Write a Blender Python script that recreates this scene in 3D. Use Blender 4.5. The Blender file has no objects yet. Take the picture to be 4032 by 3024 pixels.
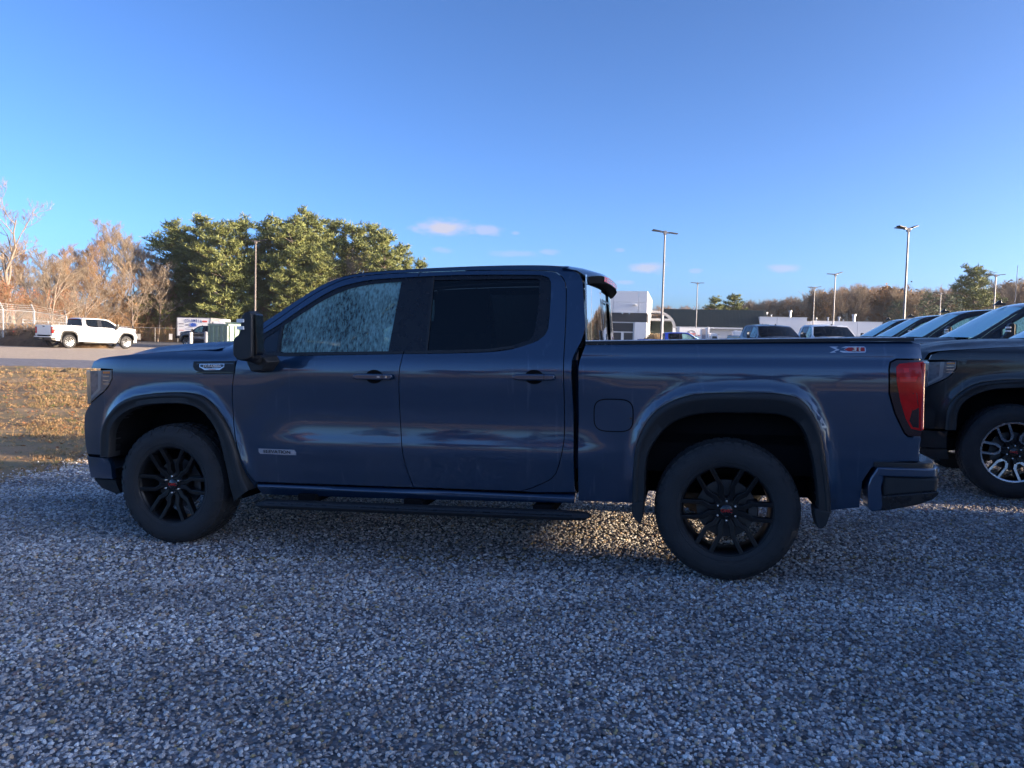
import bpy, bmesh, math, random
import numpy as np
from mathutils import Vector, Matrix
from mathutils.geometry import delaunay_2d_cdt

random.seed(7); rng = np.random.default_rng(11)
SC = bpy.context.scene
COL = SC.collection
rad = math.radians

# ------------------------------------------------------------------ camera
HC = 1.374
PITCH, ROLL = rad(-3.0), rad(1.5)
F_PX = 3029.0
cam_d = bpy.data.cameras.new('camera'); cam = bpy.data.objects.new('camera', cam_d); COL.objects.link(cam)
cam_d.sensor_width = 36.0; cam_d.lens = 36.0 * F_PX / 4032.0
cam_d.clip_start = 0.05; cam_d.clip_end = 3000
c_fw = Vector((0, math.cos(PITCH), math.sin(PITCH)))
c_r0 = Vector((1, 0, 0)); c_u0 = c_r0.cross(c_fw)
c_rt = math.cos(ROLL) * c_r0 + math.sin(ROLL) * c_u0
c_up = -math.sin(ROLL) * c_r0 + math.cos(ROLL) * c_u0
M = Matrix.Identity(4)
for i in range(3):
    M[i][0] = c_rt[i]; M[i][1] = c_up[i]; M[i][2] = -c_fw[i]
M[2][3] = HC
cam.matrix_world = M
SC.camera = cam

def at(px, py, Y):
    """photograph pixel -> the world point at depth Y (used to find where things stand)"""
    d = c_fw + c_rt * ((px - 2016) / F_PX) + c_up * ((1512 - py) / F_PX)
    return Vector((0, 0, HC)) + d * (Y / d.y)

# ------------------------------------------------------------------ light
SUN_AZ = rad(-13.0)      # direction towards the sun, from +x, clockwise towards the camera side
SUN_EL = rad(9.0)
SUN_DIR = Vector((math.cos(SUN_AZ) * math.cos(SUN_EL), math.sin(SUN_AZ) * math.cos(SUN_EL), math.sin(SUN_EL)))
sd = bpy.data.lights.new('sun', 'SUN'); sun = bpy.data.objects.new('sun', sd); COL.objects.link(sun)
sd.energy = 5.0; sd.angle = rad(0.5); sd.color = (1.0, 0.76, 0.50)
sun.rotation_euler = (-SUN_DIR).to_track_quat('-Z', 'Y').to_euler()

W = bpy.data.worlds.new('World'); SC.world = W; W.use_nodes = True
nt = W.node_tree; nt.nodes.clear()
def N_(nt, t, **k):
    n = nt.nodes.new(t)
    for a, b in k.items(): setattr(n, a, b)
    return n
sky = N_(nt, 'ShaderNodeTexSky', sky_type='NISHITA'); sky.sun_disc = False
sky.sun_elevation = SUN_EL; sky.sun_rotation = math.atan2(SUN_DIR.x, SUN_DIR.y)
sky.air_density = .6; sky.dust_density = 5.; sky.ozone_density = 3.2; sky.altitude = 1000
bg = N_(nt, 'ShaderNodeBackground'); bg.inputs[1].default_value = 0.15
out = N_(nt, 'ShaderNodeOutputWorld')
# a handful of small lavender clouds low over the horizon (azimuth, elevation in the sky dome)
tc = N_(nt, 'ShaderNodeTexCoord')
def mth(op, a, b=None, nt=nt):
    n = nt.nodes.new('ShaderNodeMath'); n.operation = op
    for i, v in enumerate((a, b)):
        if v is None: continue
        if isinstance(v, (int, float)): n.inputs[i].default_value = v
        else: nt.links.new(v, n.inputs[i])
    return n.outputs[0]
sep = N_(nt, 'ShaderNodeSeparateXYZ'); nt.links.new(tc.outputs['Generated'], sep.inputs[0])
azi = mth('ARCTAN2', sep.outputs[0], sep.outputs[1]); ele = mth('ARCSINE', sep.outputs[2])
nz = N_(nt, 'ShaderNodeTexNoise'); nz.inputs['Scale'].default_value = 38; nz.inputs['Detail'].default_value = 5
mp = N_(nt, 'ShaderNodeMapping'); mp.inputs['Scale'].default_value = (1, 1, 2.2)
nt.links.new(tc.outputs['Generated'], mp.inputs[0]); nt.links.new(mp.outputs[0], nz.inputs['Vector'])
CL = [(1745, 897, 110, 30, 1.0), (1930, 905, 60, 20, .6), (2030, 918, 18, 9, .35), (1480, 925, 55, 18, .35), (1750, 984, 45, 12, .3), (2030, 1000, 120, 14, .3), (2160, 993, 45, 12, .35),
      (2555, 1050, 70, 24, .75), (2440, 985, 22, 9, .35), (2740, 1067, 24, 9, .35), (3070, 1054, 60, 15, .55), (2460, 1112, 35, 8, .4), (640, 880, 0.1, 0.1, 0)]
acc = None
for px, py, wx, wy, st in CL:
    if st == 0: continue
    v = (at(px, py, 100) - Vector((0, 0, HC))).normalized()
    a0, e0 = math.atan2(v.x, v.y), math.asin(v.z)
    dx = mth('DIVIDE', mth('SUBTRACT', azi, a0), wx / F_PX); dy = mth('DIVIDE', mth('SUBTRACT', ele, e0), wy / F_PX)
    r = mth('SQRT', mth('ADD', mth('MULTIPLY', dx, dx), mth('MULTIPLY', dy, dy)))
    r = mth('ADD', r, mth('MULTIPLY', mth('SUBTRACT', nz.outputs[0], 0.5), 1.9))
    m = N_(nt, 'ShaderNodeMapRange', interpolation_type='SMOOTHSTEP'); m.inputs[1].default_value = 1.25; m.inputs[2].default_value = .35
    m.inputs[3].default_value = 0; m.inputs[4].default_value = st
    nt.links.new(r, m.inputs[0])
    acc = m.outputs[0] if acc is None else mth('MAXIMUM', acc, m.outputs[0])
mixc = N_(nt, 'ShaderNodeMix', data_type='RGBA')
mixc.inputs['B'].default_value = (1.7, 1.72, 2.1, 1)
nt.links.new(mth('MULTIPLY', acc, .95), mixc.inputs['Factor'])
gmm = N_(nt, 'ShaderNodeGamma'); gmm.inputs[1].default_value = 1.25
nt.links.new(sky.outputs[0], gmm.inputs[0]); wb = N_(nt, 'ShaderNodeVectorMath', operation='MULTIPLY'); wb.inputs[1].default_value = (1.01, .95, .90)
nt.links.new(gmm.outputs[0], wb.inputs[0]); nt.links.new(wb.outputs[0], mixc.inputs['A'])
nt.links.new(mixc.outputs['Result'], bg.inputs[0]); nt.links.new(bg.outputs[0], out.inputs[0])

SC.view_settings.view_transform = 'Standard'; SC.view_settings.look = 'None'
SC.view_settings.exposure = 1.4; SC.view_settings.gamma = 1.0; SC.view_settings.use_curve_mapping = False
SC.render.engine = 'CYCLES'
SC.cycles.max_bounces = 8; SC.cycles.transparent_max_bounces = 16
try: SC.cycles.use_denoising = True
except Exception: pass

# ------------------------------------------------------------------ materials
def mat(name, col=(.5, .5, .5), rough=.5, metal=0., spec=.5, var=0., vscale=5., bump=0., bscale=50., coat=0., rvar=0., emit=None, stretch=None, detail=4., trans=0., sheen=0.):
    m = bpy.data.materials.new(name); m.use_nodes = True; t = m.node_tree; p = t.nodes['Principled BSDF']
    p.inputs['Base Color'].default_value = (*col, 1); p.inputs['Roughness'].default_value = rough
    p.inputs['Metallic'].default_value = metal; p.inputs['Specular IOR Level'].default_value = spec
    p.inputs['Coat Weight'].default_value = coat; p.inputs['Coat Roughness'].default_value = .04
    if trans: p.inputs['Transmission Weight'].default_value = trans
    L = t.links
    if var or bump or rvar:
        tc = t.nodes.new('ShaderNodeTexCoord'); src = tc.outputs['Object']
        if stretch:
            mp = t.nodes.new('ShaderNodeMapping'); mp.inputs['Scale'].default_value = stretch
            L.new(src, mp.inputs[0]); src = mp.outputs[0]
    if var or rvar:
        n = t.nodes.new('ShaderNodeTexNoise'); n.inputs['Scale'].default_value = vscale; n.inputs['Detail'].default_value = detail
        L.new(src, n.inputs['Vector'])
        if var:
            mr = t.nodes.new('ShaderNodeMapRange'); mr.inputs[1].default_value = .25; mr.inputs[2].default_value = .75
            mr.inputs[3].default_value = 1 - var; mr.inputs[4].default_value = 1 + var
            L.new(n.outputs[0], mr.inputs[0])
            mx = t.nodes.new('ShaderNodeVectorMath'); mx.operation = 'SCALE'; mx.inputs[0].default_value = col
            L.new(mr.outputs[0], mx.inputs['Scale']); L.new(mx.outputs[0], p.inputs['Base Color'])
        if rvar:
            mr = t.nodes.new('ShaderNodeMapRange'); mr.inputs[1].default_value = .3; mr.inputs[2].default_value = .7
            mr.inputs[3].default_value = max(0, rough - rvar); mr.inputs[4].default_value = rough + rvar
            L.new(n.outputs[0], mr.inputs[0]); L.new(mr.outputs[0], p.inputs['Roughness'])
    if bump:
        n = t.nodes.new('ShaderNodeTexNoise'); n.inputs['Scale'].default_value = bscale; n.inputs['Detail'].default_value = 3
        L.new(src, n.inputs['Vector']); b = t.nodes.new('ShaderNodeBump'); b.inputs['Strength'].default_value = bump
        b.inputs['Distance'].default_value = .01
        L.new(n.outputs[0], b.inputs['Height']); L.new(b.outputs[0], p.inputs['Normal'])
    return m

def paint(name, col, flake=.35, streak=True, cior=1.85):
    """metallic car paint under clear coat, with dried water streaks and a thin film of dew"""
    m = bpy.data.materials.new(name); m.use_nodes = True; t = m.node_tree; p = t.nodes['Principled BSDF']; L = t.links
    p.inputs['Metallic'].default_value = flake; p.inputs['Roughness'].default_value = .34
    p.inputs['Coat Weight'].default_value = 1.; p.inputs['Coat IOR'].default_value = cior
    tc = t.nodes.new('ShaderNodeTexCoord')
    mp = t.nodes.new('ShaderNodeMapping'); mp.inputs['Scale'].default_value = (22, 22, .9); L.new(tc.outputs['Object'], mp.inputs[0])
    n = t.nodes.new('ShaderNodeTexNoise'); n.inputs['Scale'].default_value = 1.; n.inputs['Detail'].default_value = 3; L.new(mp.outputs[0], n.inputs['Vector'])
    st = t.nodes.new('ShaderNodeMapRange'); st.inputs[1].default_value = .62; st.inputs[2].default_value = .76; L.new(n.outputs[0], st.inputs[0])
    n2 = t.nodes.new('ShaderNodeTexNoise'); n2.inputs['Scale'].default_value = 1.6; n2.inputs['Detail'].default_value = 6; L.new(tc.outputs['Object'], n2.inputs['Vector'])
    pt = t.nodes.new('ShaderNodeMapRange'); pt.inputs[1].default_value = .45; pt.inputs[2].default_value = .65; L.new(n2.outputs[0], pt.inputs[0])
    mm = t.nodes.new('ShaderNodeMath'); mm.operation = 'MULTIPLY'; L.new(st.outputs[0], mm.inputs[0]); L.new(pt.outputs[0], mm.inputs[1])
    mx = t.nodes.new('ShaderNodeMix'); mx.data_type = 'RGBA'; mx.inputs['A'].default_value = (*col, 1)
    mx.inputs['B'].default_value = (col[0] + .10, col[1] + .12, col[2] + .14, 1)
    m3 = t.nodes.new('ShaderNodeMath'); m3.operation = 'MULTIPLY'; m3.inputs[1].default_value = .35 if streak else 0.0; L.new(mm.outputs[0], m3.inputs[0])
    L.new(m3.outputs[0], mx.inputs['Factor']); L.new(mx.outputs['Result'], p.inputs['Base Color'])
    cr = t.nodes.new('ShaderNodeMapRange'); cr.inputs[3].default_value = .012; cr.inputs[4].default_value = .07; L.new(n2.outputs[0], cr.inputs[0])
    L.new(cr.outputs[0], p.inputs['Coat Roughness'])
    n3 = t.nodes.new('ShaderNodeTexNoise'); n3.inputs['Scale'].default_value = 260; n3.inputs['Detail'].default_value = 1; L.new(tc.outputs['Object'], n3.inputs['Vector'])
    b = t.nodes.new('ShaderNodeBump'); b.inputs['Strength'].default_value = .05; b.inputs['Distance'].default_value = .002; L.new(n3.outputs[0], b.inputs['Height'])
    L.new(b.outputs[0], p.inputs['Normal'])
    return m

def glass(name, tint, fac_diffuse=0., diff=(.3, .4, .42), rough=.0, cond=False, ior=1.5, tlf=.6):
    """see-through tinted pane with mirror reflections; cond = condensation running down it"""
    m = bpy.data.materials.new(name); m.use_nodes = True; t = m.node_tree; t.nodes.clear(); L = t.links
    o = t.nodes.new('ShaderNodeOutputMaterial'); tr = t.nodes.new('ShaderNodeBsdfTransparent'); tr.inputs[0].default_value = (*tint, 1)
    gl = t.nodes.new('ShaderNodeBsdfGlossy'); gl.inputs['Roughness'].default_value = rough
    fr = t.nodes.new('ShaderNodeFresnel'); fr.inputs[0].default_value = ior
    s = tr.outputs[0]
    if fac_diffuse > 0:
        df = t.nodes.new('ShaderNodeBsdfDiffuse'); df.inputs[0].default_value = (*diff, 1)
        tl = t.nodes.new('ShaderNodeBsdfTranslucent'); tl.inputs[0].default_value = (*diff, 1)
        a = t.nodes.new('ShaderNodeMixShader'); a.inputs[0].default_value = tlf; L.new(df.outputs[0], a.inputs[1]); L.new(tl.outputs[0], a.inputs[2])
        mx = t.nodes.new('ShaderNodeMixShader'); L.new(s, mx.inputs[1]); L.new(a.outputs[0], mx.inputs[2])
        if cond:
            tc = t.nodes.new('ShaderNodeTexCoord'); mp = t.nodes.new('ShaderNodeMapping'); mp.inputs['Scale'].default_value = (70, 70, 3)
            L.new(tc.outputs['Object'], mp.inputs[0])
            n = t.nodes.new('ShaderNodeTexNoise'); n.inputs['Scale'].default_value = 1; n.inputs['Detail'].default_value = 3; n.inputs['Roughness'].default_value = .6; L.new(mp.outputs[0], n.inputs['Vector'])
            n2 = t.nodes.new('ShaderNodeTexNoise'); n2.inputs['Scale'].default_value = 2.2; n2.inputs['Detail'].default_value = 2; L.new(tc.outputs['Object'], n2.inputs['Vector'])
            ad = t.nodes.new('ShaderNodeMath'); ad.operation = 'ADD'; L.new(n.outputs[0], ad.inputs[0]); L.new(n2.outputs[0], ad.inputs[1])
            mr = t.nodes.new('ShaderNodeMapRange'); mr.inputs[1].default_value = .80; mr.inputs[2].default_value = 1.15
            mr.inputs[3].default_value = .16; mr.inputs[4].default_value = fac_diffuse
            L.new(ad.outputs[0], mr.inputs[0]); L.new(mr.outputs[0], mx.inputs[0])
        else: mx.inputs[0].default_value = fac_diffuse
        s = mx.outputs[0]
    g = t.nodes.new('ShaderNodeMixShader'); L.new(fr.outputs[0], g.inputs[0]); L.new(s, g.inputs[1]); L.new(gl.outputs[0], g.inputs[2])
    L.new(g.outputs[0], o.inputs[0])
    return m

MT = dict(
    blue=paint('blue_metallic_paint', (.009, .038, .090), .5),
    bonnet=mat('frosted_blue_bonnet_paint', (.020, .046, .115), .48, .2, bump=.25, bscale=300, coat=.12, rvar=.12, vscale=6),
    blackbonnet=mat('frosted_black_bonnet_paint', (.014, .017, .023), .48, bump=.25, bscale=300, coat=.12, rvar=.12, vscale=6),
    black_paint=paint('black_paint', (.006, .007, .009), .1, True, 1.5),
    white_paint=paint('white_paint', (.78, .78, .77), 0., False),
    royal=paint('royal_blue_paint', (.008, .04, .42), .2, False),
    navy=paint('navy_paint', (.006, .010, .022), .2, False),
    plastic=mat('black_plastic', (.015, .016, .018), .55, bump=.15, bscale=400, rvar=.1, vscale=9),
    gloss=mat('gloss_black', (.008, .008, .009), .16, coat=.6, rvar=.05, vscale=12),
    dark=mat('underbody_black', (.008, .008, .009), .9, spec=.08),
    trimb=mat('black_window_trim', (.010, .010, .012), .3, rvar=.1, vscale=20),
    chrome=mat('chrome', (.75, .75, .77), .12, metal=1.),
    alu=mat('machined_aluminium', (.55, .56, .58), .25, metal=1., rvar=.08, vscale=30),
    rim=mat('gloss_black_wheel', (.007, .007, .008), .35, spec=.35),
    tyre=mat('tyre_rubber', (.024, .024, .026), .75, bump=.3, bscale=120, var=.15, vscale=8),
    disc=mat('brake_disc_steel', (.10, .10, .105), .45, metal=1., rvar=.1),
    redlens=mat('red_lamp_lens', (.62, .005, .006), .15, spec=.3, coat=.25, var=.2, vscale=18),
    redlens2=mat('bright_red_lamp_lens', (.92, .012, .010), .12, spec=.3, coat=.3),
    darklens=mat('smoked_lamp_lens', (.022, .004, .005), .08, coat=1.),
    lamp=mat('headlamp_lens', (.16, .16, .17), .10, coat=1., var=.3, vscale=25),
    lampbar=mat('headlamp_bar', (.30, .29, .28), .25, coat=1.),
    amber=mat('amber_reflector', (.75, .20, .03), .2, coat=1.),
    badge=mat('satin_badge', (.62, .63, .68), .25, metal=.7),
    redtext=mat('red_badge', (.5, .02, .02), .3),
    white=mat('white_marking', (.8, .8, .8), .5),
    frost=mat('frost_line', (.62, .64, .68), .8, var=.3, vscale=40),
    seat=mat('seat_cloth', (.03, .03, .033), .9),
    paper=mat('window_paper', (.55, .55, .56), .8),
    glass_f=glass('wet_side_glass', (.62, .80, .80), .82, (.52, .95, .97), cond=True),
    glass_r=glass('tinted_rear_glass', (.05, .06, .07), .12, (.05, .07, .08), cond=True),
    glass_b=glass('cab_back_glass', (.10, .11, .12), 0),
    glass_w=glass('dewy_windscreen', (.25, .36, .38), 1., (.60, .95, .95), .04, ior=2.2, tlf=.08),  # pale teal puts frost and sky reflection into the colour
    label=mat('tinted_window_label', (.012, .016, .024), .5),
    mirror=mat('mirror_glass', (.5, .55, .6), .03, metal=1.),
)

# ------------------------------------------------------------------ mesh helpers
def tag(o, label=None, cat=None, group=None, kind=None):
    if label: o['label'] = label
    if cat: o['category'] = cat
    if group: o['group'] = group
    if kind: o['kind'] = kind
    return o
def empty(name, loc=(0, 0, 0), rz=0., mtx=None):
    o = bpy.data.objects.new(name, None); COL.objects.link(o); o.empty_display_size = .3
    if mtx is not None: o.matrix_world = mtx
    else: o.location = loc; o.rotation_euler = (0, 0, rz)
    return o
class MB:
    def __init__(s): s.v = []; s.f = []; s.m = []; s.cur = 0
    def add(s, vs, fs):
        b = len(s.v); s.v += [tuple(v) for v in vs]; s.f += [tuple(b + i for i in f) for f in fs]; s.m += [s.cur] * len(fs); return s
    def box(s, lo, hi, mtx=None):
        x0, y0, z0 = lo; x1, y1, z1 = hi
        vs = [Vector(p) for p in ((x0, y0, z0), (x1, y0, z0), (x1, y1, z0), (x0, y1, z0), (x0, y0, z1), (x1, y0, z1), (x1, y1, z1), (x0, y1, z1))]
        if mtx is not None: vs = [mtx @ v for v in vs]
        return s.add(vs, [(0, 3, 2, 1), (4, 5, 6, 7), (0, 1, 5, 4), (1, 2, 6, 5), (2, 3, 7, 6), (3, 0, 4, 7)])
    def prism(s, pts, a, b, axis='y', scale_b=1.):
        """polygon pts (2-D) extruded from a to b along axis"""
        n = len(pts)
        def P(p, d):
            return {'y': (p[0], d, p[1]), 'z': (p[0], p[1], d), 'x': (d, p[0], p[1])}[axis]
        cx = sum(p[0] for p in pts) / n; cy = sum(p[1] for p in pts) / n
        vs = [P(p, a) for p in pts] + [P((cx + (p[0] - cx) * scale_b, cy + (p[1] - cy) * scale_b), b) for p in pts]
        fs = [tuple(range(n)), tuple(range(2 * n - 1, n - 1, -1))] + [(i, i + n, (i + 1) % n + n, (i + 1) % n) for i in range(n)]
        return s.add(vs, fs)
    def tube(s, pts, r, k=8, cap=True):
        pts = [Vector(p) for p in pts]; n = len(pts); rs = r if hasattr(r, '__len__') else [r] * n
        vs = []; fs = []
        for i, p in enumerate(pts):
            d = (pts[min(i + 1, n - 1)] - pts[max(i - 1, 0)]).normalized()
            a = d.orthogonal().normalized() if i == 0 else (a - d * a.dot(d)).normalized()
            b = d.cross(a)
            for j in range(k):
                t = 2 * math.pi * j / k; vs.append(p + (a * math.cos(t) + b * math.sin(t)) * rs[i])
        for i in range(n - 1):
            for j in range(k): fs.append((i * k + j, i * k + (j + 1) % k, (i + 1) * k + (j + 1) % k, (i + 1) * k + j))
        if cap: fs += [tuple(range(k - 1, -1, -1)), tuple(range((n - 1) * k, n * k))]
        return s.add(vs, fs)
    def lathe(s, prof, k=48, axis='y', c=(0, 0, 0), closed=False):
        """prof: (radius, along) turned round the axis through c"""
        n = len(prof); vs = []; fs = []
        for i in range(k):
            t = 2 * math.pi * i / k; ca, sa = math.cos(t), math.sin(t)
            for r, h in prof:
                vs.append((c[0] + r * ca, c[1] + h, c[2] + r * sa) if axis == 'y' else (c[0] + r * ca, c[1] + r * sa, c[2] + h))
        m = n if closed else n - 1
        for i in range(k):
            for j in range(m):
                a = i * n + j; b = i * n + (j + 1) % n; a2 = ((i + 1) % k) * n + j; b2 = ((i + 1) % k) * n + (j + 1) % n
                fs.append((a, b, b2, a2) if axis == 'y' else (a, a2, b2, b))
        return s.add(vs, fs)
    def surf(s, fn, nu, nv, flip=False):
        vs = [fn(i / nu, j / nv) for i in range(nu + 1) for j in range(nv + 1)]
        fs = []
        for i in range(nu):
            for j in range(nv):
                a = i * (nv + 1) + j; q = (a, a + nv + 1, a + nv + 2, a + 1)
                fs.append(q[::-1] if flip else q)
        return s.add(vs, fs)
    def build(s, name, mats, parent=None, smooth=False, bevel=0., seg=2, angle=40):
        me = bpy.data.meshes.new(name); me.from_pydata(s.v, [], s.f)
        mats = mats if isinstance(mats, (list, tuple)) else [mats]
        for m in mats: me.materials.append(m)
        if len(mats) > 1: me.polygons.foreach_set('material_index', s.m)
        if smooth: me.polygons.foreach_set('use_smooth', [True] * len(me.polygons))
        me.validate(); me.update()
        o = bpy.data.objects.new(name, me); COL.objects.link(o)
        if parent is not None: o.parent = parent
        if bevel:
            b = o.modifiers.new('bevel', 'BEVEL'); b.width = bevel; b.segments = seg; b.limit_method = 'ANGLE'; b.angle_limit = rad(35)
            me.polygons.foreach_set('use_smooth', [True] * len(me.polygons)); b.harden_normals = True
        elif smooth:
            try:
                me.set_sharp_from_angle(angle=rad(angle))
            except Exception: pass
        return o
def recalc(o):
    bm = bmesh.new(); bm.from_mesh(o.data); bmesh.ops.recalc_face_normals(bm, faces=bm.faces); bm.to_mesh(o.data); bm.free(); return o
def text(name, s, size, mtx, m, parent, extrude=.001, shear=0., off=0., align='CENTER', sx=1.):
    c = bpy.data.curves.new(name, 'FONT'); c.body = s; c.size = size; c.extrude = extrude; c.shear = shear; c.offset = off
    c.align_x = align; c.align_y = 'CENTER'; c.materials.append(m)
    o = bpy.data.objects.new(name, c); COL.objects.link(o)
    bpy.context.view_layer.update()
    me = bpy.data.meshes.new_from_object(o.evaluated_get(bpy.context.evaluated_depsgraph_get()))
    bpy.data.objects.remove(o); bpy.data.curves.remove(c)
    o = bpy.data.objects.new(name, me); COL.objects.link(o); o.parent = parent
    o.matrix_local = mtx @ Matrix.Diagonal((sx, 1, 1, 1))
    return o
def copy_tree(o, parent=None):
    c = o.copy(); COL.objects.link(c); c.parent = parent
    if parent is not None: c.matrix_parent_inverse = o.matrix_parent_inverse.copy()
    for ch in KIDS.get(o.name, []): copy_tree(ch, c)
    return c
KIDS = {}
def index_kids():
    KIDS.clear()
    for o in bpy.data.objects:
        if o.parent is not None: KIDS.setdefault(o.parent.name, []).append(o)
def remap(root, table):
    """give a copied thing its own materials (the meshes stay shared)"""
    stack = [root]
    while stack:
        o = stack.pop()
        for sl in getattr(o, 'material_slots', []):
            src = sl.material
            if src is not None and src.name in table:
                sl.link = 'OBJECT'; sl.material = table[src.name]
        stack += list(o.children)

# ------------------------------------------------------------------ ground height
def sstep(a, b, x):
    t = np.clip((x - a) / (b - a), 0, 1); return t * t * (3 - 2 * t)
def gz(x, y):
    s = (x - 1.29) * .974 - (y - 4.46) * .227
    s = np.clip(s, -11, 14)
    return .0254 * s + .017 * np.clip(y - 5.0, 0, 38)
# ------------------------------------------------------------------ pickup truck (local x = rearwards, z = up, centre line y = 0, tyres' outer faces at |y| = HW)
HW = 1.0
def crv(pts, step=.03):
    """Catmull-Rom through an open polyline"""
    P = [np.array(p, float) for p in pts]; P = [2 * P[0] - P[1]] + P + [2 * P[-1] - P[-2]]; o = []
    for i in range(1, len(P) - 2):
        n = max(1, int(np.linalg.norm(P[i + 1] - P[i]) / step))
        for k in range(n):
            t = k / n
            o.append(tuple(.5 * ((2 * P[i]) + (P[i + 1] - P[i - 1]) * t + (2 * P[i - 1] - 5 * P[i] + 4 * P[i + 1] - P[i + 2]) * t * t + (3 * P[i] - P[i - 1] - 3 * P[i + 1] + P[i + 2]) * t ** 3)))
    o.append(tuple(P[-2])); return o
def line(pts, step=.03):
    o = []
    for a, b in zip(pts[:-1], pts[1:]):
        n = max(1, int(math.hypot(b[0] - a[0], b[1] - a[1]) / step))
        o += [(a[0] + (b[0] - a[0]) * k / n, a[1] + (b[1] - a[1]) * k / n) for k in range(n)]
    o.append(pts[-1]); return o
def resample(pts, n):
    P = np.array(pts, float); d = np.r_[0, np.cumsum(np.hypot(*(P[1:] - P[:-1]).T))]; t = np.linspace(0, d[-1], n)
    return np.c_[np.interp(t, d, P[:, 0]), np.interp(t, d, P[:, 1])]
ARCH_F = crv([(-3.125, .41), (-3.18, .536), (-3.235, .722), (-3.32, .895), (-3.44, 1.02), (-3.585, 1.062), (-3.841, 1.055), (-4.066, 1.016), (-4.201, .923), (-4.280, .79), (-4.295, .60)])
ARCH_FI = crv([(-3.235, .33), (-3.262, .43), (-3.305, .626), (-3.357, .80), (-3.462, .935), (-3.586, .984), (-3.769, .986), (-3.954, .965), (-4.106, .900), (-4.195, .792), (-4.215, .60)])
ARCH_R = crv([(.571, .44), (.560, .574), (.530, .783), (.496, .930), (.419, 1.062), (.294, 1.112), (-.037, 1.115), (-.246, 1.090), (-.405, 1.008), (-.498, .874), (-.538, .72), (-.549, .43)])
ARCH_RI = crv([(.500, .45), (.490, .57), (.462, .754), (.405, .920), (.300, .992), (.068, 1.001), (-.165, .990), (-.324, .930), (-.425, .807), (-.466, .695), (-.475, .45)])
def spl(xs, ys):
    """smooth (Hermite) interpolation"""
    xs = np.array(xs, float); ys = np.array(ys, float); m = np.gradient(ys, xs)
    def f(x):
        x = np.clip(x, xs[0], xs[-1]); i = np.clip(np.searchsorted(xs, x) - 1, 0, len(xs) - 2)
        h = xs[i + 1] - xs[i]; t = (x - xs[i]) / h
        return (2*t**3-3*t**2+1)*ys[i] + (t**3-2*t**2+t)*h*m[i] + (-2*t**3+3*t**2)*ys[i+1] + (t**3-t**2)*h*m[i+1]
    return f
PZ = [.28, .40, .46, .52, .62, .69, .745, .80, .87, .95, 1.05, 1.15, 1.23, 1.29, 1.335, 1.38]
PROF_A = spl(PZ, [-.10, -.066, -.058, -.050, -.037, -.028, -.029, -.037, -.0435, -.044, -.036, -.027, -.027, -.037, -.052, -.072])
PROF_B = spl(PZ, [-.10, -.070, -.062, -.056, -.047, -.042, -.038, -.036, -.033, -.030, -.026, -.024, -.027, -.036, -.050, -.068])
AF = np.array(ARCH_F); AR = np.array(ARCH_R)
def seg_dist(P, A):
    d = np.full(len(P), 9.)
    for a, b in zip(A[:-1], A[1:]):
        ab = b - a; t = np.clip(((P - a) @ ab) / (ab @ ab), 0, 1); d = np.minimum(d, np.hypot(*(P - (a + t[:, None] * ab)).T))
    return d
def offs(X, Z, nobed=False):
    X = np.atleast_1d(np.asarray(X, float)); Z = np.atleast_1d(np.asarray(Z, float))
    w = sstep(-3.15, -2.7, X) * (1 - sstep(-.95, -.55, X))
    lo = PROF_A(Z) * w + PROF_B(Z) * (1 - w)
    cab = -.052 - (Z - 1.335) * .38 - np.clip(Z - 1.80, 0, 1) ** 2 * 3.0
    bed = -.050 - np.clip(Z - 1.335, 0, 1) * .25 - np.clip(Z - 1.385, 0, 1) ** 2 * 12
    fen = -.036 - np.clip(Z - 1.29, 0, .2) * .7 - np.clip(Z - 1.29, 0, .2) ** 2 * 8
    wb = (X > -.896).astype(float) * (0. if nobed else 1.); wf = 1 - sstep(-3.45, -3.20, X)
    up = bed * wb + (1 - wb) * (fen * wf + cab * (1 - wf))
    h = sstep(1.27, 1.35, Z)
    o = lo * (1 - h) + up * h
    P = np.c_[X, Z]
    d = np.minimum(seg_dist(P, AF), seg_dist(P, AR))
    o = o + (-.010 - o) * np.exp(-(d / .042) ** 2) * sstep(.40, .62, Z) * (1 - sstep(1.2, 1.35, Z))
    o = o - .50 * np.clip(-4.12 - X, 0, 1) ** 2 - 1.6 * np.clip(X - .95, 0, 1) ** 2
    return o
def nose(x):
    """the bonnet's and bumper's corners reach a little farther forward than the flat side"""
    return x - .09 * min(1., max(0., (-4.30 - x) / .15))
def inside(P, poly):
    x, y = P[:, 0], P[:, 1]; r = np.zeros(len(P), bool); n = len(poly)
    for i in range(n):
        x0, y0 = poly[i]; x1, y1 = poly[(i + 1) % n]
        c = ((y0 > y) != (y1 > y))
        with np.errstate(divide='ignore', invalid='ignore'):
            r ^= c & (x < (x1 - x0) * (y - y0) / (y1 - y0 + 1e-15) + x0)
    return r
def shrink(poly, d):
    P = np.array(poly, float); a = np.roll(P, 1, 0); b = np.roll(P, -1, 0)
    A = .5 * np.sum(P[:, 0] * b[:, 1] - b[:, 0] * P[:, 1]); t = b - a; t /= np.hypot(*t.T)[:, None] + 1e-9
    n = np.c_[-t[:, 1], t[:, 0]] * (1 if A > 0 else -1)
    return P + n * d
def dedupe(poly):
    o = [poly[0]]
    for p in poly[1:]:
        if math.hypot(p[0] - o[-1][0], p[1] - o[-1][1]) > .0015: o.append(p)
    if math.hypot(o[0][0] - o[-1][0], o[0][1] - o[-1][1]) < .0015: o.pop()
    return o
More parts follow.
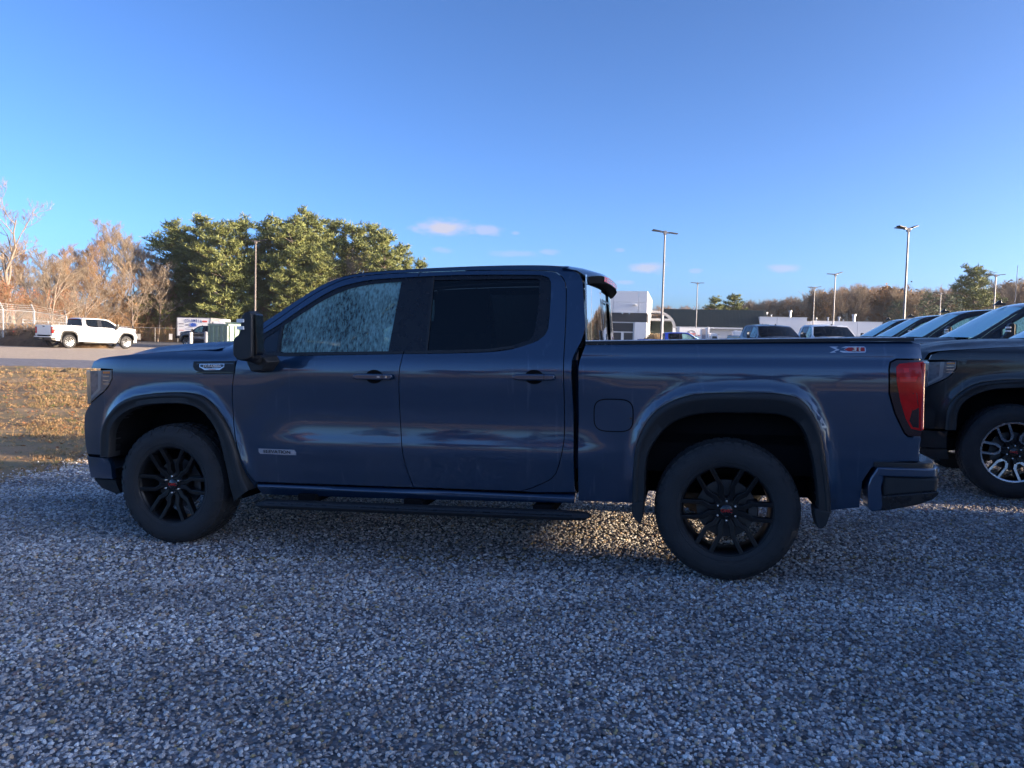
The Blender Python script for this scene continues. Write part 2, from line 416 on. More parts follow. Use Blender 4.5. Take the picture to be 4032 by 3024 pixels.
def side_panel(name, poly, m, parent, side=-1, grid=.03, thick=.025, push=0., gap=.0028, holes=(), fn=None, edge=.003):
    """a body panel: outline in (x, z), pressed to the truck's side surface, with its own thickness"""
    fn = fn or offs
    poly = [(nose(p[0]), p[1]) for p in poly]
    poly = dedupe([tuple(p) for p in shrink(dedupe(poly), gap)])
    loops = [poly] + [dedupe(list(h)) for h in holes]
    xs = [p[0] for p in poly]; zs = [p[1] for p in poly]
    gx, gy = np.meshgrid(np.arange(min(xs), max(xs), grid), np.arange(min(zs), max(zs), grid)); G = np.c_[gx.ravel(), gy.ravel()]
    k = inside(G, poly)
    for h in loops[1:]: k &= ~inside(G, h)
    G = G[k]
    for l in loops: G = G[seg_dist(G, np.array(list(l) + [l[0]])) > grid * .45]
    vs = []; es = []
    for l in loops:
        b = len(vs); vs += [Vector(p) for p in l]; es += [(b + i, b + (i + 1) % len(l)) for i in range(len(l))]
    nb = len(vs); vs += [Vector(p) for p in G]
    rv, _, rf, ov, _, _ = delaunay_2d_cdt(vs, es, [], 0, 1e-5)
    V = np.array([(p[0], p[1]) for p in rv]); T = np.array([f for f in rf if len(f) == 3])
    c = V[T].mean(1); k = inside(c, poly)
    for h in loops[1:]: k &= ~inside(c, h)
    T = T[k]
    a = V[T]; area = (a[:, 1, 0] - a[:, 0, 0]) * (a[:, 2, 1] - a[:, 0, 1]) - (a[:, 2, 0] - a[:, 0, 0]) * (a[:, 1, 1] - a[:, 0, 1])
    T[area < 0] = T[area < 0][:, ::-1]
    isb = np.array([any(o < nb for o in l) if l else False for l in ov])
    O = fn(V[:, 0], V[:, 1]) + push; e = .004
    dX = (fn(V[:, 0] + e, V[:, 1]) - fn(V[:, 0] - e, V[:, 1])) / (2 * e); dZ = (fn(V[:, 0], V[:, 1] + e) - fn(V[:, 0], V[:, 1] - e)) / (2 * e)
    O = O - isb * edge
    Y = side * (HW + O)
    nrm = np.c_[-dX, np.full(len(V), float(side)), -dZ]; nrm /= np.linalg.norm(nrm, axis=1)[:, None]
    # boundary edges -> rim
    cnt = {}
    for t in T:
        for i in range(3):
            u, v = int(t[i]), int(t[(i + 1) % 3]); cnt[(u, v)] = 1
    be = [(u, v) for (u, v) in cnt if (v, u) not in cnt]
    verts = [(V[i, 0], Y[i], V[i, 1]) for i in range(len(V))]
    faces = [tuple(int(i) for i in (t if side < 0 else t[::-1])) for t in T]
    ln = [tuple(nrm[i]) for f in faces for i in f]
    smooth = [True] * len(faces)
    if thick:
        n0 = len(verts); idx = {}
        for u, v in be:
            for q in (u, v):
                if q not in idx: idx[q] = len(verts); verts.append((V[q, 0], Y[q] - side * thick, V[q, 1]))
        for u, v in be:
            f = (v, u, idx[u], idx[v]) if side < 0 else (u, v, idx[v], idx[u])
            d = V[v] - V[u]; d = d / (np.hypot(*d) + 1e-9); nn = (d[1], 0, -d[0])
            faces.append(f); ln += [nn] * 4; smooth.append(True)
    me = bpy.data.meshes.new(name); me.from_pydata(verts, [], faces); me.materials.append(m)
    me.polygons.foreach_set('use_smooth', smooth); me.update()
    try: me.normals_split_custom_set(ln)
    except Exception as ex: print('normals', name, ex)
    o = bpy.data.objects.new(name, me); COL.objects.link(o); o.parent = parent
    return o
def YS(x, z, side): return side * (HW + float(offs(x, z)[0]))

S_CURVE = crv([(-3.27, 1.425), (-3.18, 1.485), (-3.086, 1.549), (-2.988, 1.615), (-2.865, 1.700), (-2.742, 1.779), (-2.648, 1.829), (-2.552, 1.865), (-2.42, 1.888), (-2.222, 1.903), (-2.025, 1.911), (-1.8, 1.917), (-1.595, 1.920), (-1.36, 1.920), (-1.15, 1.914), (-1.0, 1.902)])
DOOR_TOP = crv([(-3.19, 1.405), (-3.076, 1.502), (-2.979, 1.572), (-2.858, 1.660), (-2.736, 1.745), (-2.611, 1.811), (-2.515, 1.848), (-2.383, 1.868), (-2.218, 1.879), (-1.998, 1.884)])
DOOR_TOP_R = crv([(-1.998, 1.884), (-1.80, 1.887), (-1.595, 1.888), (-1.321, 1.884), (-1.12, 1.874), (-1.067, 1.863), (-1.025, 1.832), (-1.0, 1.795), (-.991, 1.749), (-.981, 1.554), (-.977, 1.271), (-.971, .956), (-.976, .784), (-1.008, .64), (-1.051, .566), (-1.168, .503)])
DOOR_FRONT = crv([(-3.113, .455), (-3.148, .497), (-3.215, .685), (-3.254, .874), (-3.262, 1.064), (-3.241, 1.222), (-3.214, 1.348), (-3.19, 1.405)])
SPLIT = crv([(-1.998, 1.884), (-2.012, 1.70), (-2.024, 1.50), (-2.032, 1.34), (-2.048, 1.232), (-2.053, 1.10), (-2.051, .932), (-2.036, .752), (-2.01, .6), (-1.965, .467)])
SPLIT_UP = [p for p in SPLIT if p[1] > 1.339]; SPLIT_LO = [p for p in SPLIT if p[1] <= 1.339]
WIN_TOP = crv([(-3.10, 1.437), (-3.069, 1.467), (-2.97, 1.527), (-2.849, 1.615), (-2.727, 1.697), (-2.635, 1.752), (-2.539, 1.793), (-2.409, 1.823), (-2.278, 1.838), (-2.003, 1.850)])
BELT = [(-2.032, 1.339), (-2.20, 1.336), (-2.59, 1.328), (-2.857, 1.322), (-3.035, 1.326), (-3.115, 1.375)]
WIN_R = crv([(-2.003, 1.850), (-1.80, 1.855), (-1.591, 1.855), (-1.318, 1.849), (-1.151, 1.841), (-1.110, 1.825), (-1.096, 1.797), (-1.090, 1.685), (-1.089, 1.555), (-1.092, 1.497), (-1.109, 1.459), (-1.151, 1.424), (-1.245, 1.389), (-1.341, 1.366), (-1.471, 1.352), (-1.738, 1.343), (-2.032, 1.339)])
FT = crv([(-4.385, 1.226), (-4.372, 1.275), (-4.33, 1.301), (-4.21, 1.317), (-4.01, 1.332), (-3.81, 1.347), (-3.555, 1.359), (-3.44, 1.364), (-3.36, 1.386), (-3.264, 1.425)])
HL = [(-4.216, 1.222), (-4.218, 1.154), (-4.253, 1.100), (-4.405, .962)]
POLY = {}
POLY['front_door'] = DOOR_TOP[::-1] + DOOR_FRONT[::-1][1:] + line([(-3.113, .455), (-1.965, .467)])[1:] + SPLIT_LO[::-1][1:] + line(BELT)[0:] + WIN_TOP
POLY['rear_door'] = DOOR_TOP_R + line([(-1.168, .503), (-1.25, .474), (-1.965, .467)])[1:] + SPLIT_LO[::-1][1:] + WIN_R[::-1]
POLY['cab_side'] = S_CURVE + crv([(-1.0, 1.902), (-.93, 1.86), (-.891, 1.81), (-.874, 1.682), (-.857, 1.553), (-.856, 1.49), (-.878, 1.408), (-.915, 1.334), (-.926, 1.25), (-.915, 1.0), (-.908, .60), (-.905, .482)])[1:] + line([(-.905, .482), (-1.168, .470), (-1.25, .474), (-1.168, .503)])[1:] + DOOR_TOP_R[::-1][1:] + DOOR_TOP[::-1][1:]
POLY['front_fender'] = FT + line([(-3.264, 1.425), (-3.19, 1.405)])[1:] + DOOR_FRONT[::-1][1:] + line([(-3.113, .455), (-3.125, .41)])[1:] + ARCH_F[1:] + line([(-4.295, .60), (-4.455, .590)])[1:] + crv([(-4.455, .590), (-4.470, .70), (-4.460, .86), (-4.415, .948), (-4.405, .962)])[1:] + line(HL[::-1])[1:] + line([(-4.216, 1.222), (-4.385, 1.226)])[1:-1]
POLY['bed_side'] = line([(-.848, 1.398), (-.467, 1.402), (.067, 1.409), (.573, 1.414), (.99, 1.416), (1.035, 1.40), (1.043, 1.318), (.905, 1.318), (.872, 1.30), (.864, 1.26), (.866, 1.125), (.90, 1.01), (.950, .905), (.968, .884), (1.045, .880), (1.038, .80), (1.03, .745), (.86, .735), (.79, .70), (.745, .62), (.735, .466), (.571, .44)]) + ARCH_R[1:] + line([(-.549, .43), (-.886, .428), (-.886, 1.26), (-.881, 1.30), (-.848, 1.398)])[1:-1]
POLY['rocker_panel'] = line([(-3.105, .448), (-1.9, .461), (-1.168, .464), (-.905, .476), (-.905, .418), (-2.243, .384), (-3.06, .372)])
POLY['bumper_side'] = line([(-4.45, .578), (-4.272, .585), (-4.268, .425), (-4.435, .418)])
POLY['bumper_valance'] = line([(-4.43, .410), (-4.262, .418), (-4.235, .32), (-4.30, .315), (-4.38, .345)])
POLY['pillar_f'] = WIN_TOP + SPLIT_UP[::1] + line(BELT)
def poly_close(*p): return [q for s in p for q in s]
GL_F = crv([(-2.917, 1.352), (-2.926, 1.45), (-2.923, 1.530)]) + crv([(-2.923, 1.530), (-2.783, 1.625), (-2.66, 1.702), (-2.534, 1.760), (-2.405, 1.795), (-2.275, 1.812), (-2.114, 1.820)])[1:] + line([(-2.114, 1.820), (-2.140, 1.354), (-2.891, 1.344)])[1:]
GL_Q = line([(-3.060, 1.390), (-3.055, 1.44), (-2.955, 1.508), (-2.950, 1.352), (-3.03, 1.352)])
GL_R = line([(-1.892, 1.827), (-1.189, 1.823), (-1.170, 1.812)]) + crv([(-1.170, 1.812), (-1.165, 1.65), (-1.184, 1.452), (-1.245, 1.415), (-1.342, 1.385), (-1.471, 1.370), (-1.870, 1.362)])[1:]

def wheel(parent, x, side, machined, rot, hero=True):
    """a child named wheel with tyre, rim, spokes, lug nuts, disc and cap"""
    sgn = side
    w = MB()
    # barrel and lip (radius, along y; y=0 outer face of the tyre)
    s = lambda h: -sgn * h
    w.lathe([(.268, s(.016)), (.272, s(.022)), (.262, s(.030)), (.250, s(.045)), (.246, s(.21)), (.262, s(.24))], 56)
    w.lathe([(.262, s(.030)), (.266, s(.018)), (.268, s(.016))], 56)
    wo = w.build('wheel', MT['rim'], parent, smooth=True); wo.location = (x, side * HW, .4175)
    wo.rotation_euler = (0, rot, 0)
    ty = MB()
    prof = [(.262, .022), (.280, .010), (.310, .001), (.340, -.002), (.372, .003), (.392, .014), (.405, .028), (.4135, .045), (.4165, .085), (.4175, .135), (.4165, .185), (.4135, .225), (.400, .255), (.36, .268), (.30, .262), (.262, .24)]
    ty.lathe([(r, s(h)) for r, h in prof], 72)
    # shoulder and tread blocks
    nb = 44 if hero else 0
    for i in range(nb):
        for (h0, h1, r1, sh) in ((.020, .070, .4195, 0.), (.078, .125, .4225, .5), (.135, .185, .4225, 0.), (.195, .245, .4195, .5)):
            t = 2 * math.pi * (i + sh) / nb; dt = 2 * math.pi / nb * .36
            q = []
            for (tt, rr, hh) in ((t - dt, .40, h0), (t + dt, .40, h0), (t + dt, .40, h1), (t - dt, .40, h1), (t - dt, r1 if h0 > .03 else .410, h0 + .004), (t + dt, r1 if h0 > .03 else .410, h0 + .004), (t + dt, r1, h1 - .004), (t - dt, r1, h1 - .004)):
                q.append((rr * math.cos(tt), s(hh), rr * math.sin(tt)))
            ty.add(q, [(4, 5, 6, 7), (0, 1, 5, 4), (1, 2, 6, 5), (2, 3, 7, 6), (3, 0, 4, 7)])
        # sidewall lug
        t = 2 * math.pi * i / nb
        if i % 2 == 0:
            q = []
            for rr, hh in ((.375, .004), (.400, .020)):
                for tt in (t - .03, t + .03):
                    q.append((rr * math.cos(tt), s(hh - .005), rr * math.sin(tt)))
            for rr, hh in ((.375, .004), (.400, .020)):
                for tt in (t - .03, t + .03):
                    q.append((rr * math.cos(tt), s(hh + .01), rr * math.sin(tt)))
            ty.add(q, [(0, 1, 3, 2), (0, 2, 6, 4), (1, 5, 7, 3), (0, 4, 5, 1), (2, 3, 7, 6)])
    # raised sidewall rings
    ty.lathe([(.291, s(.006)), (.293, s(.0035)), (.297, s(.0035)), (.299, s(.006))], 72)
    recalc(ty.build('tyre', MT['tyre'], wo, smooth=True, angle=35))
    # spokes: six loops of two arms each
    def arm_pts(sg):
        o = [(.040, .002), (.060, .032), (.095, .034), (.135, .057), (.262, .061), (.263, .034), (.150, .031), (.115, .011), (.104, .002)]
        return [(a, b * sg) for a, b in o]
    for k in range(6):
        a0 = k * math.pi / 3
        sp = MB(); ca, sa = math.cos(a0), math.sin(a0)
        for sg in (1, -1):
            P = arm_pts(sg); n = len(P)
            for (dz, lo) in ((0, 1),):
                vs = []
                for (r, t_) in P:
                    h = .055 - .035 * (r / .262)          # outer ends proud, hub sunk
                    vs.append((r * ca - t_ * sa, s(h), r * sa + t_ * ca))
                for (r, t_) in P:
                    h = .055 - .035 * (r / .262) + .045
                    vs.append((r * ca - t_ * sa, s(h), r * sa + t_ * ca))
                fs = [tuple(range(n)), tuple(range(2 * n - 1, n - 1, -1))] + [(i, i + n, (i + 1) % n + n, (i + 1) % n) for i in range(n)]
                sp.add(vs, fs)
        so = recalc(sp.build('spoke', MT['rim'], wo)); b = so.modifiers.new('bevel', 'BEVEL'); b.width = .004; b.segments = 2
        if machined:
            fc = MB()
            for sg in (1, -1):
                P = [(.106, .014), (.104, .032), (.138, .053), (.259, .057), (.259, .038), (.150, .034), (.118, .014)]
                vs = []; n = len(P)
                for d in (-.0025, .004):
                    for (r, t_) in P:
                        t2 = t_ * sg; h = .055 - .035 * (r / .262) + d
                        vs.append((r * ca - t2 * sa, s(h), r * sa + t2 * ca))
                fc.add(vs, [tuple(range(n)), tuple(range(2 * n - 1, n - 1, -1))] + [(i, i + n, (i + 1) % n + n, (i + 1) % n) for i in range(n)])
            # closing bow of the U next to the hub
            vs = []
            for d in (-.0025, .004):
                for (r, t_) in ((.100, -.016), (.100, .016), (.112, .020), (.112, -.020)):
                    h = .055 - .035 * (r / .262) + d; vs.append((r * ca - t_ * sa, s(h), r * sa + t_ * ca))
            fc.add(vs, [(0, 1, 2, 3), (7, 6, 5, 4), (0, 4, 5, 1), (1, 5, 6, 2), (2, 6, 7, 3), (3, 7, 4, 0)])
            recalc(fc.build('machined_face', MT['alu'], wo))
    if machined:
        r_ = MB(); r_.lathe([(.254, s(.018)), (.262, s(.013)), (.268, s(.013)), (.271, s(.019))], 64); r_.build('rim_edge', MT['alu'], wo, smooth=True)
    hb = MB(); hb.lathe([(0, s(.045)), (.040, s(.045)), (.074, s(.050)), (.078, s(.06)), (.078, s(.14))], 32); recalc(hb.build('hub', MT['rim'], wo, smooth=True))
    cp = MB(); cp.lathe([(0, s(.030)), (.030, s(.031)), (.036, s(.036)), (.037, s(.050))], 32); recalc(cp.build('centre_cap', MT['gloss'], wo, smooth=True))
    for k in range(6):
        a = k * math.pi / 3 + math.pi / 6
        ln = MB(); ln.lathe([(0, s(.022)), (.006, s(.023)), (.0105, s(.030)), (.011, s(.055))], 12)
        q = ln.build('lug_nut', MT['chrome'], wo, smooth=True); q.location = (.058 * math.cos(a), 0, .058 * math.sin(a)); recalc(q)
    dk = MB(); dk.lathe([(.06, s(.115)), (.172, s(.115)), (.172, s(.14)), (.06, s(.14))], 40, closed=True)
    recalc(dk.build('brake_disc', MT['disc'], wo, smooth=True, angle=30))
    ca_ = MB(); ca_.box((.12, min(s(.09), s(.165)), -.06), (.185, max(s(.09), s(.165)), .06)); c = ca_.build('brake_caliper', MT['disc'], wo, bevel=.012); c.rotation_euler = (0, -rot, 0)
    if side < 0:
        R = Matrix.Rotation(rad(90), 4, 'X')
        text('cap_lettering', 'GMC', .026, Matrix.Translation((0, s(.029), 0)) @ R, MT['redtext'], wo, .0008, 0, .0006, sx=1.15)
    return wo

def build_truck(name, machined=False, rots=(.25, 0., 0., 0.)):
    r = empty(name)
    B = MT['blue']
    for side in (-1, 1):
        # inner dark skin, seen through the gaps
        o = POLY['front_fender']
        side_panel('wheel_well_lining', POLY['front_fender'], MT['dark'], r, side, .09, 0, -.03, .0)
        side_panel('door_shell', DOOR_FRONT[::-1] + line([(-3.113, .455), (-.905, .47), (-.905, 1.30), (-1.30, 1.335), (-3.2, 1.32)])[1:], MT['dark'], r, side, .09, 0, -.032, .0)
        side_panel('bed_shell', POLY['bed_side'], MT['dark'], r, side, .09, 0, -.03, .0)
        f = side_panel('front_fender', POLY['front_fender'], B, r, side, .025)
        d1 = side_panel('front_door', POLY['front_door'], B, r, side, .025)
        d2 = side_panel('rear_door', POLY['rear_door'], B, r, side, .025)
        side_panel('cab_side', POLY['cab_side'], B, r, side, .025, thick=.04, fn=lambda X, Z: offs(X, Z, True))
        bs = side_panel('bed_side', POLY['bed_side'], B, r, side, .025)
        rk = side_panel('rocker_panel', POLY['rocker_panel'], B, r, side, .012, push=.0, thick=.05, edge=.004, fn=lambda X, Z: -.028 - 7. * np.clip(Z - .4365 - (np.asarray(X) + 3.1) * .0095, 0, 1) ** 1.5 * 4 - np.clip(.425 - Z, 0, 1) * .5)
        side_panel('front_bumper_corner', POLY['bumper_side'], B, r, side, .03, push=.012, thick=.04, edge=.006)
        side_panel('front_valance', POLY['bumper_valance'], MT['plastic'], r, side, .03, push=-.01, thick=.04)
        # windows
        wf = side_panel('window_surround', POLY['pillar_f'], MT['trimb'], d1, side, .05, push=-.007, gap=-.004, holes=(GL_F, GL_Q))
        side_panel('window_glass', GL_F, MT['glass_f'], d1, side, .06, push=-.013, gap=-.004, thick=0)
        side_panel('quarter_glass', GL_Q, MT['gloss'], d1, side, .06, push=-.012, gap=-.004, thick=0)
        if side < 0:
            lb = side_panel('window_label', line([(-1.86, 1.76), (-1.50, 1.76), (-1.50, 1.47), (-1.86, 1.47)], .05), MT['label'], d2, side, .05, push=-.022, thick=0, gap=0)
        side_panel('window_surround', WIN_R + SPLIT_UP[::-1][1:-1], MT['trimb'], d2, side, .05, push=-.007, gap=-.004, holes=(GL_R,))
        side_panel('window_glass', GL_R, MT['glass_r'], d2, side, .06, push=-.013, gap=-.004, thick=0)
        # window divider bars and belt moulding
        for x0, x1, dd in ((-1.905, -1.885, d2), (-2.945, -2.925, d1)):
            zt = 1.845 if dd is d2 else 1.52
            side_panel('window_divider', [(x0, zt), (x1, zt), (x1 + .018 * (dd is d2), 1.35), (x0 + .018 * (dd is d2), 1.35)], MT['plastic'], dd, side, .05, push=-.002, thick=.01)
        for pts, dd in ((BELT[:5], d1), ([(-1.30, 1.3755), (-1.471, 1.353), (-1.738, 1.343), (-2.022, 1.339)], d2)):
            up = [(x, z + .016) for x, z in pts]; side_panel('belt_moulding', line(pts[::-1] + up), MT['plastic'], dd, side, .03, push=.004, thick=.012, gap=0)
        # wheel-arch mouldings
        for A, I, nm in ((ARCH_F, ARCH_FI, 0), (ARCH_R, ARCH_RI, 1)):
            a = resample(A, 72); b = resample(I, 72); m = MB()
            oa = offs(a[:, 0], a[:, 1])
            secs = [(0., None, -.006), (.0, None, .014), (.12, None, .024), (.35, None, .024), (.42, None, .018), (.9, None, .020), (1., None, .008), (1., None, -.09)]
            def fn(u, v, a=a, b=b, oa=oa):
                i = min(int(round(u * 71)), 71); j = int(round(v * 7)); w, _, o = secs[j]
                p = a[i] * (1 - w) + b[i] * w
                return (p[0], side * (HW + (oa[i] if j < 1 else .002) + o), p[1])
            m.surf(fn, 71, 7, flip=False); q = m.build('wheel_arch_moulding', MT['plastic'], r, smooth=True, angle=50); recalc(q)
        # arch liners
        for I in (ARCH_FI, ARCH_RI):
            b = resample(I, 40); m = MB()
            m.surf(lambda u, v: (b[min(int(round(u * 39)), 39)][0], side * (HW - .04 - .36 * v), b[min(int(round(u * 39)), 39)][1]), 39, 1)
            m.prism([tuple(q) for q in b], side * (HW - .40), side * (HW - .41))
            m.build('wheel_arch_liner', MT['dark'], r)
        # mud flaps
        for P in ([(-.553, .445), (-.545, .372), (-.52, .340), (-.494, .325), (-.484, .37), (-.478, .47)], [(.478, .47), (.482, .42), (.497, .357), (.52, .352), (.545, .378), (.566, .452)]):
            m = MB(); m.prism(P, side * (HW - .12), side * (HW + .034)); recalc(m.build('mud_flap', MT['plastic'], r, bevel=.008))
        # door handles
        for (xa, xb, z, dd) in ((-2.357, -2.085, 1.189, d1), (-1.292, -1.026, 1.197, d2)):
            xc = (xa + xb) / 2; m = MB(); n = 28
            yy = YS(xc, z, side)
            m.add([(xc + .060 * math.cos(2 * math.pi * i / n) * (1), yy + side * .0015, z + .045 * math.sin(2 * math.pi * i / n)) for i in range(n)], [tuple(range(n)) if side > 0 else tuple(range(n - 1, -1, -1))])
            m.build('handle_recess', MT['dark'], dd)
            m = MB()
            m.prism([(xa, z - .012), (xa + .03, z - .020), (xb - .02, z - .020), (xb, z - .014), (xb, z + .014), (xb - .02, z + .020), (xa + .03, z + .020), (xa, z + .010)], yy + side * .010, yy + side * .040)
            recalc(m.build('door_handle', MT['blue'], dd, bevel=.010, seg=3))
            m = MB(); m.prism([(xb - .066, z - .021), (xb - .063, z - .021), (xb - .063, z + .021), (xb - .066, z + .021)], yy + side * .012, yy + side * .0405); m.build('handle_seam', MT['dark'], dd)
            if dd is d1:
                m = MB(); m.lathe([(0, 0), (.0075, .0), (.0075, -.003)], 16, c=(xb - .035, 0, z)); q = m.build('key_lock', MT['chrome'], dd); q.location.y = yy + side * .0425; 
                m = MB(); m.box((xb - .100, yy + side * .039, z - .005), (xb - .082, yy + side * .0415, z + .006)); m.build('handle_button', MT['badge'], dd)
        # rail cap
        m = MB(); pts = [(-.848, 1.400), (-.467, 1.404), (.067, 1.411), (.573, 1.416), (1.0, 1.418)]
        for (a, b) in zip(pts[:-1], pts[1:]):
            ya, yb = side * (HW - .070), side * (HW - .125)
            lo, hi = min(ya, yb), max(ya, yb)
            m.add([(a[0], ya, a[1]), (b[0], ya, b[1]), (b[0], ya, b[1] + .018), (a[0], ya, a[1] + .018), (a[0], yb, a[1]), (b[0], yb, b[1]), (b[0], yb, b[1] + .020), (a[0], yb, a[1] + .020)],
                  [(0, 1, 2, 3), (4, 7, 6, 5), (3, 2, 6, 7), (0, 4, 5, 1)])
        recalc(m.build('bed_rail_cap', MT['plastic'], r))
        m = MB(); m.tube([(a, side * (HW - .082), z + .0195) for a, z in pts[:-1] + [(.96, 1.4175)]], .0050, 5); m.build('frost_line', MT['frost'], r)
        # bed inner wall
        m = MB(); m.box((-.84, min(side * .80, side * .84), .62), (1.0, max(side * .80, side * .84), 1.40)); m.build('bed_inner_wall', MT['dark'], r)
        # tail lamp
        TL = line([(1.040, 1.312), (.908, 1.312), (.877, 1.297), (.869, 1.26), (.871, 1.125), (.905, 1.012), (.954, .909), (.972, .890), (1.040, .886), (1.050, .95), (1.056, 1.1), (1.052, 1.28)], .04)
        tl = side_panel('tail_lamp', TL, MT['darklens'], r, side, .02, push=.006, thick=.05, gap=0, edge=.006)
        RL = [(1.044, 1.304), (.918, 1.292), (.900, 1.272), (.903, 1.19), (.925, 1.08), (.955, .985), (.985, .930), (1.040, .918), (1.048, 1.05), (1.049, 1.28)]
        side_panel('red_lens', line(RL, .03), MT['redlens'], tl, side, .02, push=.012, thick=.02, gap=0)
        side_panel('smoked_lens', line([(.985, 1.13), (1.008, 1.13), (1.022, 1.03), (1.024, .935), (.992, .938), (.972, .975), (.984, 1.03)], .02), MT['darklens'], tl, side, .02, push=.015, thick=.004, gap=0)
        side_panel('brake_lens', line([(1.010, 1.222), (.914, 1.217), (.918, 1.19), (1.0, 1.192)], .03), MT['redlens2'], tl, side, .02, push=.017, thick=.012, gap=0)
        side_panel('reverse_lens', line([(.975, 1.276), (.93, 1.272), (.932, 1.235), (.975, 1.237)], .03), MT['redlens2'], tl, side, .02, push=.014, thick=.006, gap=0)
        m = MB(); m.box((1.03, min(side * .80, side * .975), .92), (1.052, max(side * .80, side * .975), 1.30)); m.build('rear_lens', MT['redlens'], tl, bevel=.012)
        # chrome-bright lower edge of the lamp pocket
        side_panel('lamp_pocket_edge', line([(.958, .893), (.972, .880), (1.043, .876), (1.043, .862), (.966, .866), (.948, .884)], .02), MT['blue'], r, side, .02, push=-.002, thick=.01, gap=0)
        # headlamp
        hl = side_panel('headlamp', line([(-4.222, 1.216), (-4.224, 1.156), (-4.258, 1.104), (-4.400, .975), (-4.412, .965), (-4.412, 1.206)], .03), MT['lamp'], r, side, .02, push=.004, thick=.04, gap=0)
        side_panel('headlamp_bar', line([(-4.330, 1.210), (-4.310, 1.210), (-4.318, 1.075), (-4.40, .985), (-4.408, 1.0), (-4.335, 1.08)], .02), MT['lampbar'], hl, side, .02, push=.008, thick=.006, gap=0)
        side_panel('headlamp_bar', line([(-4.415, 1.213), (-4.385, 1.211), (-4.385, .985), (-4.415, .965)], .02), MT['chrome'], hl, side, .02, push=.008, thick=.006, gap=0)
        side_panel('side_marker', line([(-4.30, 1.205), (-4.235, 1.207), (-4.235, 1.192), (-4.298, 1.190)], .02), MT['amber'], hl, side, .02, push=.008, thick=.006, gap=0)
        for zz in (1.17, 1.14, 1.115):
            side_panel('headlamp_fin', line([(-4.30, zz + .004), (-4.24, zz + .004), (-4.24, zz), (-4.30, zz)], .02), MT['chrome'], hl, side, .02, push=.008, thick=.006, gap=0)
        # fender vent with badge
        fv = side_panel('fender_vent', line([(-3.559, 1.281), (-3.238, 1.286), (-3.240, 1.198), (-3.474, 1.195), (-3.545, 1.222), (-3.560, 1.245)], .03), MT['plastic'], r, side, .03, push=.006, thick=.01, gap=0)
        for zz in (1.270, 1.209):
            side_panel('vent_slat', line([(-3.53, zz), (-3.245, zz + .003), (-3.245, zz - .005), (-3.53, zz - .007)], .05), MT['gloss'], fv, side, .05, push=.009, thick=.004, gap=0)
        # side step
        m = MB()
        prof = [(-.055, -.012), (-.045, .012), (.0, .022), (.055, .018), (.075, -.002), (.060, -.020), (-.02, -.026)]
        path = [(-3.04, .325, .02), (-2.98, .334, 1), (-2.4, .341, 1), (-1.6, .351, 1), (-.95, .359, 1), (-.83, .361, .8), (-.80, .361, .3)]
        vs = []; k = len(prof)
        for (x, z, sc) in path:
            for (py_, pz_) in prof: vs.append((x, side * (HW + .02 + py_ * (.6 + .4 * sc)), z + pz_ * max(sc, .3) * 1.25))
        fs = [((i * k + j), (i * k + (j + 1) % k), ((i + 1) * k + (j + 1) % k), ((i + 1) * k + j)) for i in range(len(path) - 1) for j in range(k)] + [tuple(range(k)), tuple(range((len(path) - 1) * k, len(path) * k))[::-1]]
        m.add(vs, fs); st = recalc(m.build('side_step', MT['plastic'], r, smooth=True, angle=25))
        for x0 in (-2.7, -1.95, -1.10):
            m = MB(); m.box((x0 - .06, min(side * .62, side * 1.0), .345), (x0 + .06, max(side * .62, side * 1.0), .40)); m.build('step_bracket', MT['dark'], st)
        m = MB(); m.tube([(-2.97, side * 1.082, .345), (-2.0, side * 1.088, .357), (-.90, side * 1.088, .371)], .004, 5); m.build('step_edge_strip', MT['trimb'], st)
        # mirror
        MI = crv([(-2.905, 1.300), (-2.895, 1.34)]) + crv([(-2.895, 1.34), (-2.893, 1.58), (-2.900, 1.604), (-2.925, 1.612), (-2.955, 1.603), (-2.972, 1.575), (-2.985, 1.48), (-3.000, 1.455), (-3.035, 1.425), (-3.038, 1.32), (-3.010, 1.292), (-2.960, 1.285), (-2.905, 1.300)], .02)[1:-1]
        m = MB(); m.prism(MI, side * (HW + .20), side * (HW + .31), scale_b=.93); mi = recalc(m.build('door_mirror', MT['plastic'], r, bevel=.012, seg=3))
        m = MB(); m.prism([(-2.885, 1.33), (-2.885, 1.59), (-2.878, 1.58), (-2.878, 1.34)], side * (HW + .205), side * (HW + .285)); m.build('mirror_glass', MT['gloss'], mi)
        for zz in (1.545, 1.500):
            m = MB(); m.box((-2.998, min(side * (HW + .25), side * (HW + .318)), zz - .011), (-2.948, max(side * (HW + .25), side * (HW + .318)), zz + .011)); m.build('marker_light', MT['white'], mi, bevel=.003)
        m = MB(); m.prism([(-3.10, 1.335), (-2.93, 1.325), (-2.90, 1.285), (-2.95, 1.215), (-3.055, 1.205), (-3.09, 1.27)], side * (HW - .05), side * (HW + .09), scale_b=.8)
        m.tube([(-3.0, side * (HW + .05), 1.29), (-2.97, side * (HW + .25), 1.33)], .035, 8); recalc(m.build('mirror_mount', MT['plastic'], mi, bevel=.01))
        # filler door
        FD = []
        for i in range(36):
            t = 2 * math.pi * i / 36; c, s_ = math.cos(t), math.sin(t); e = .55
            FD.append((-.669 + .117 * math.copysign(abs(c) ** e, c), .969 + .097 * math.copysign(abs(s_) ** e, s_)))
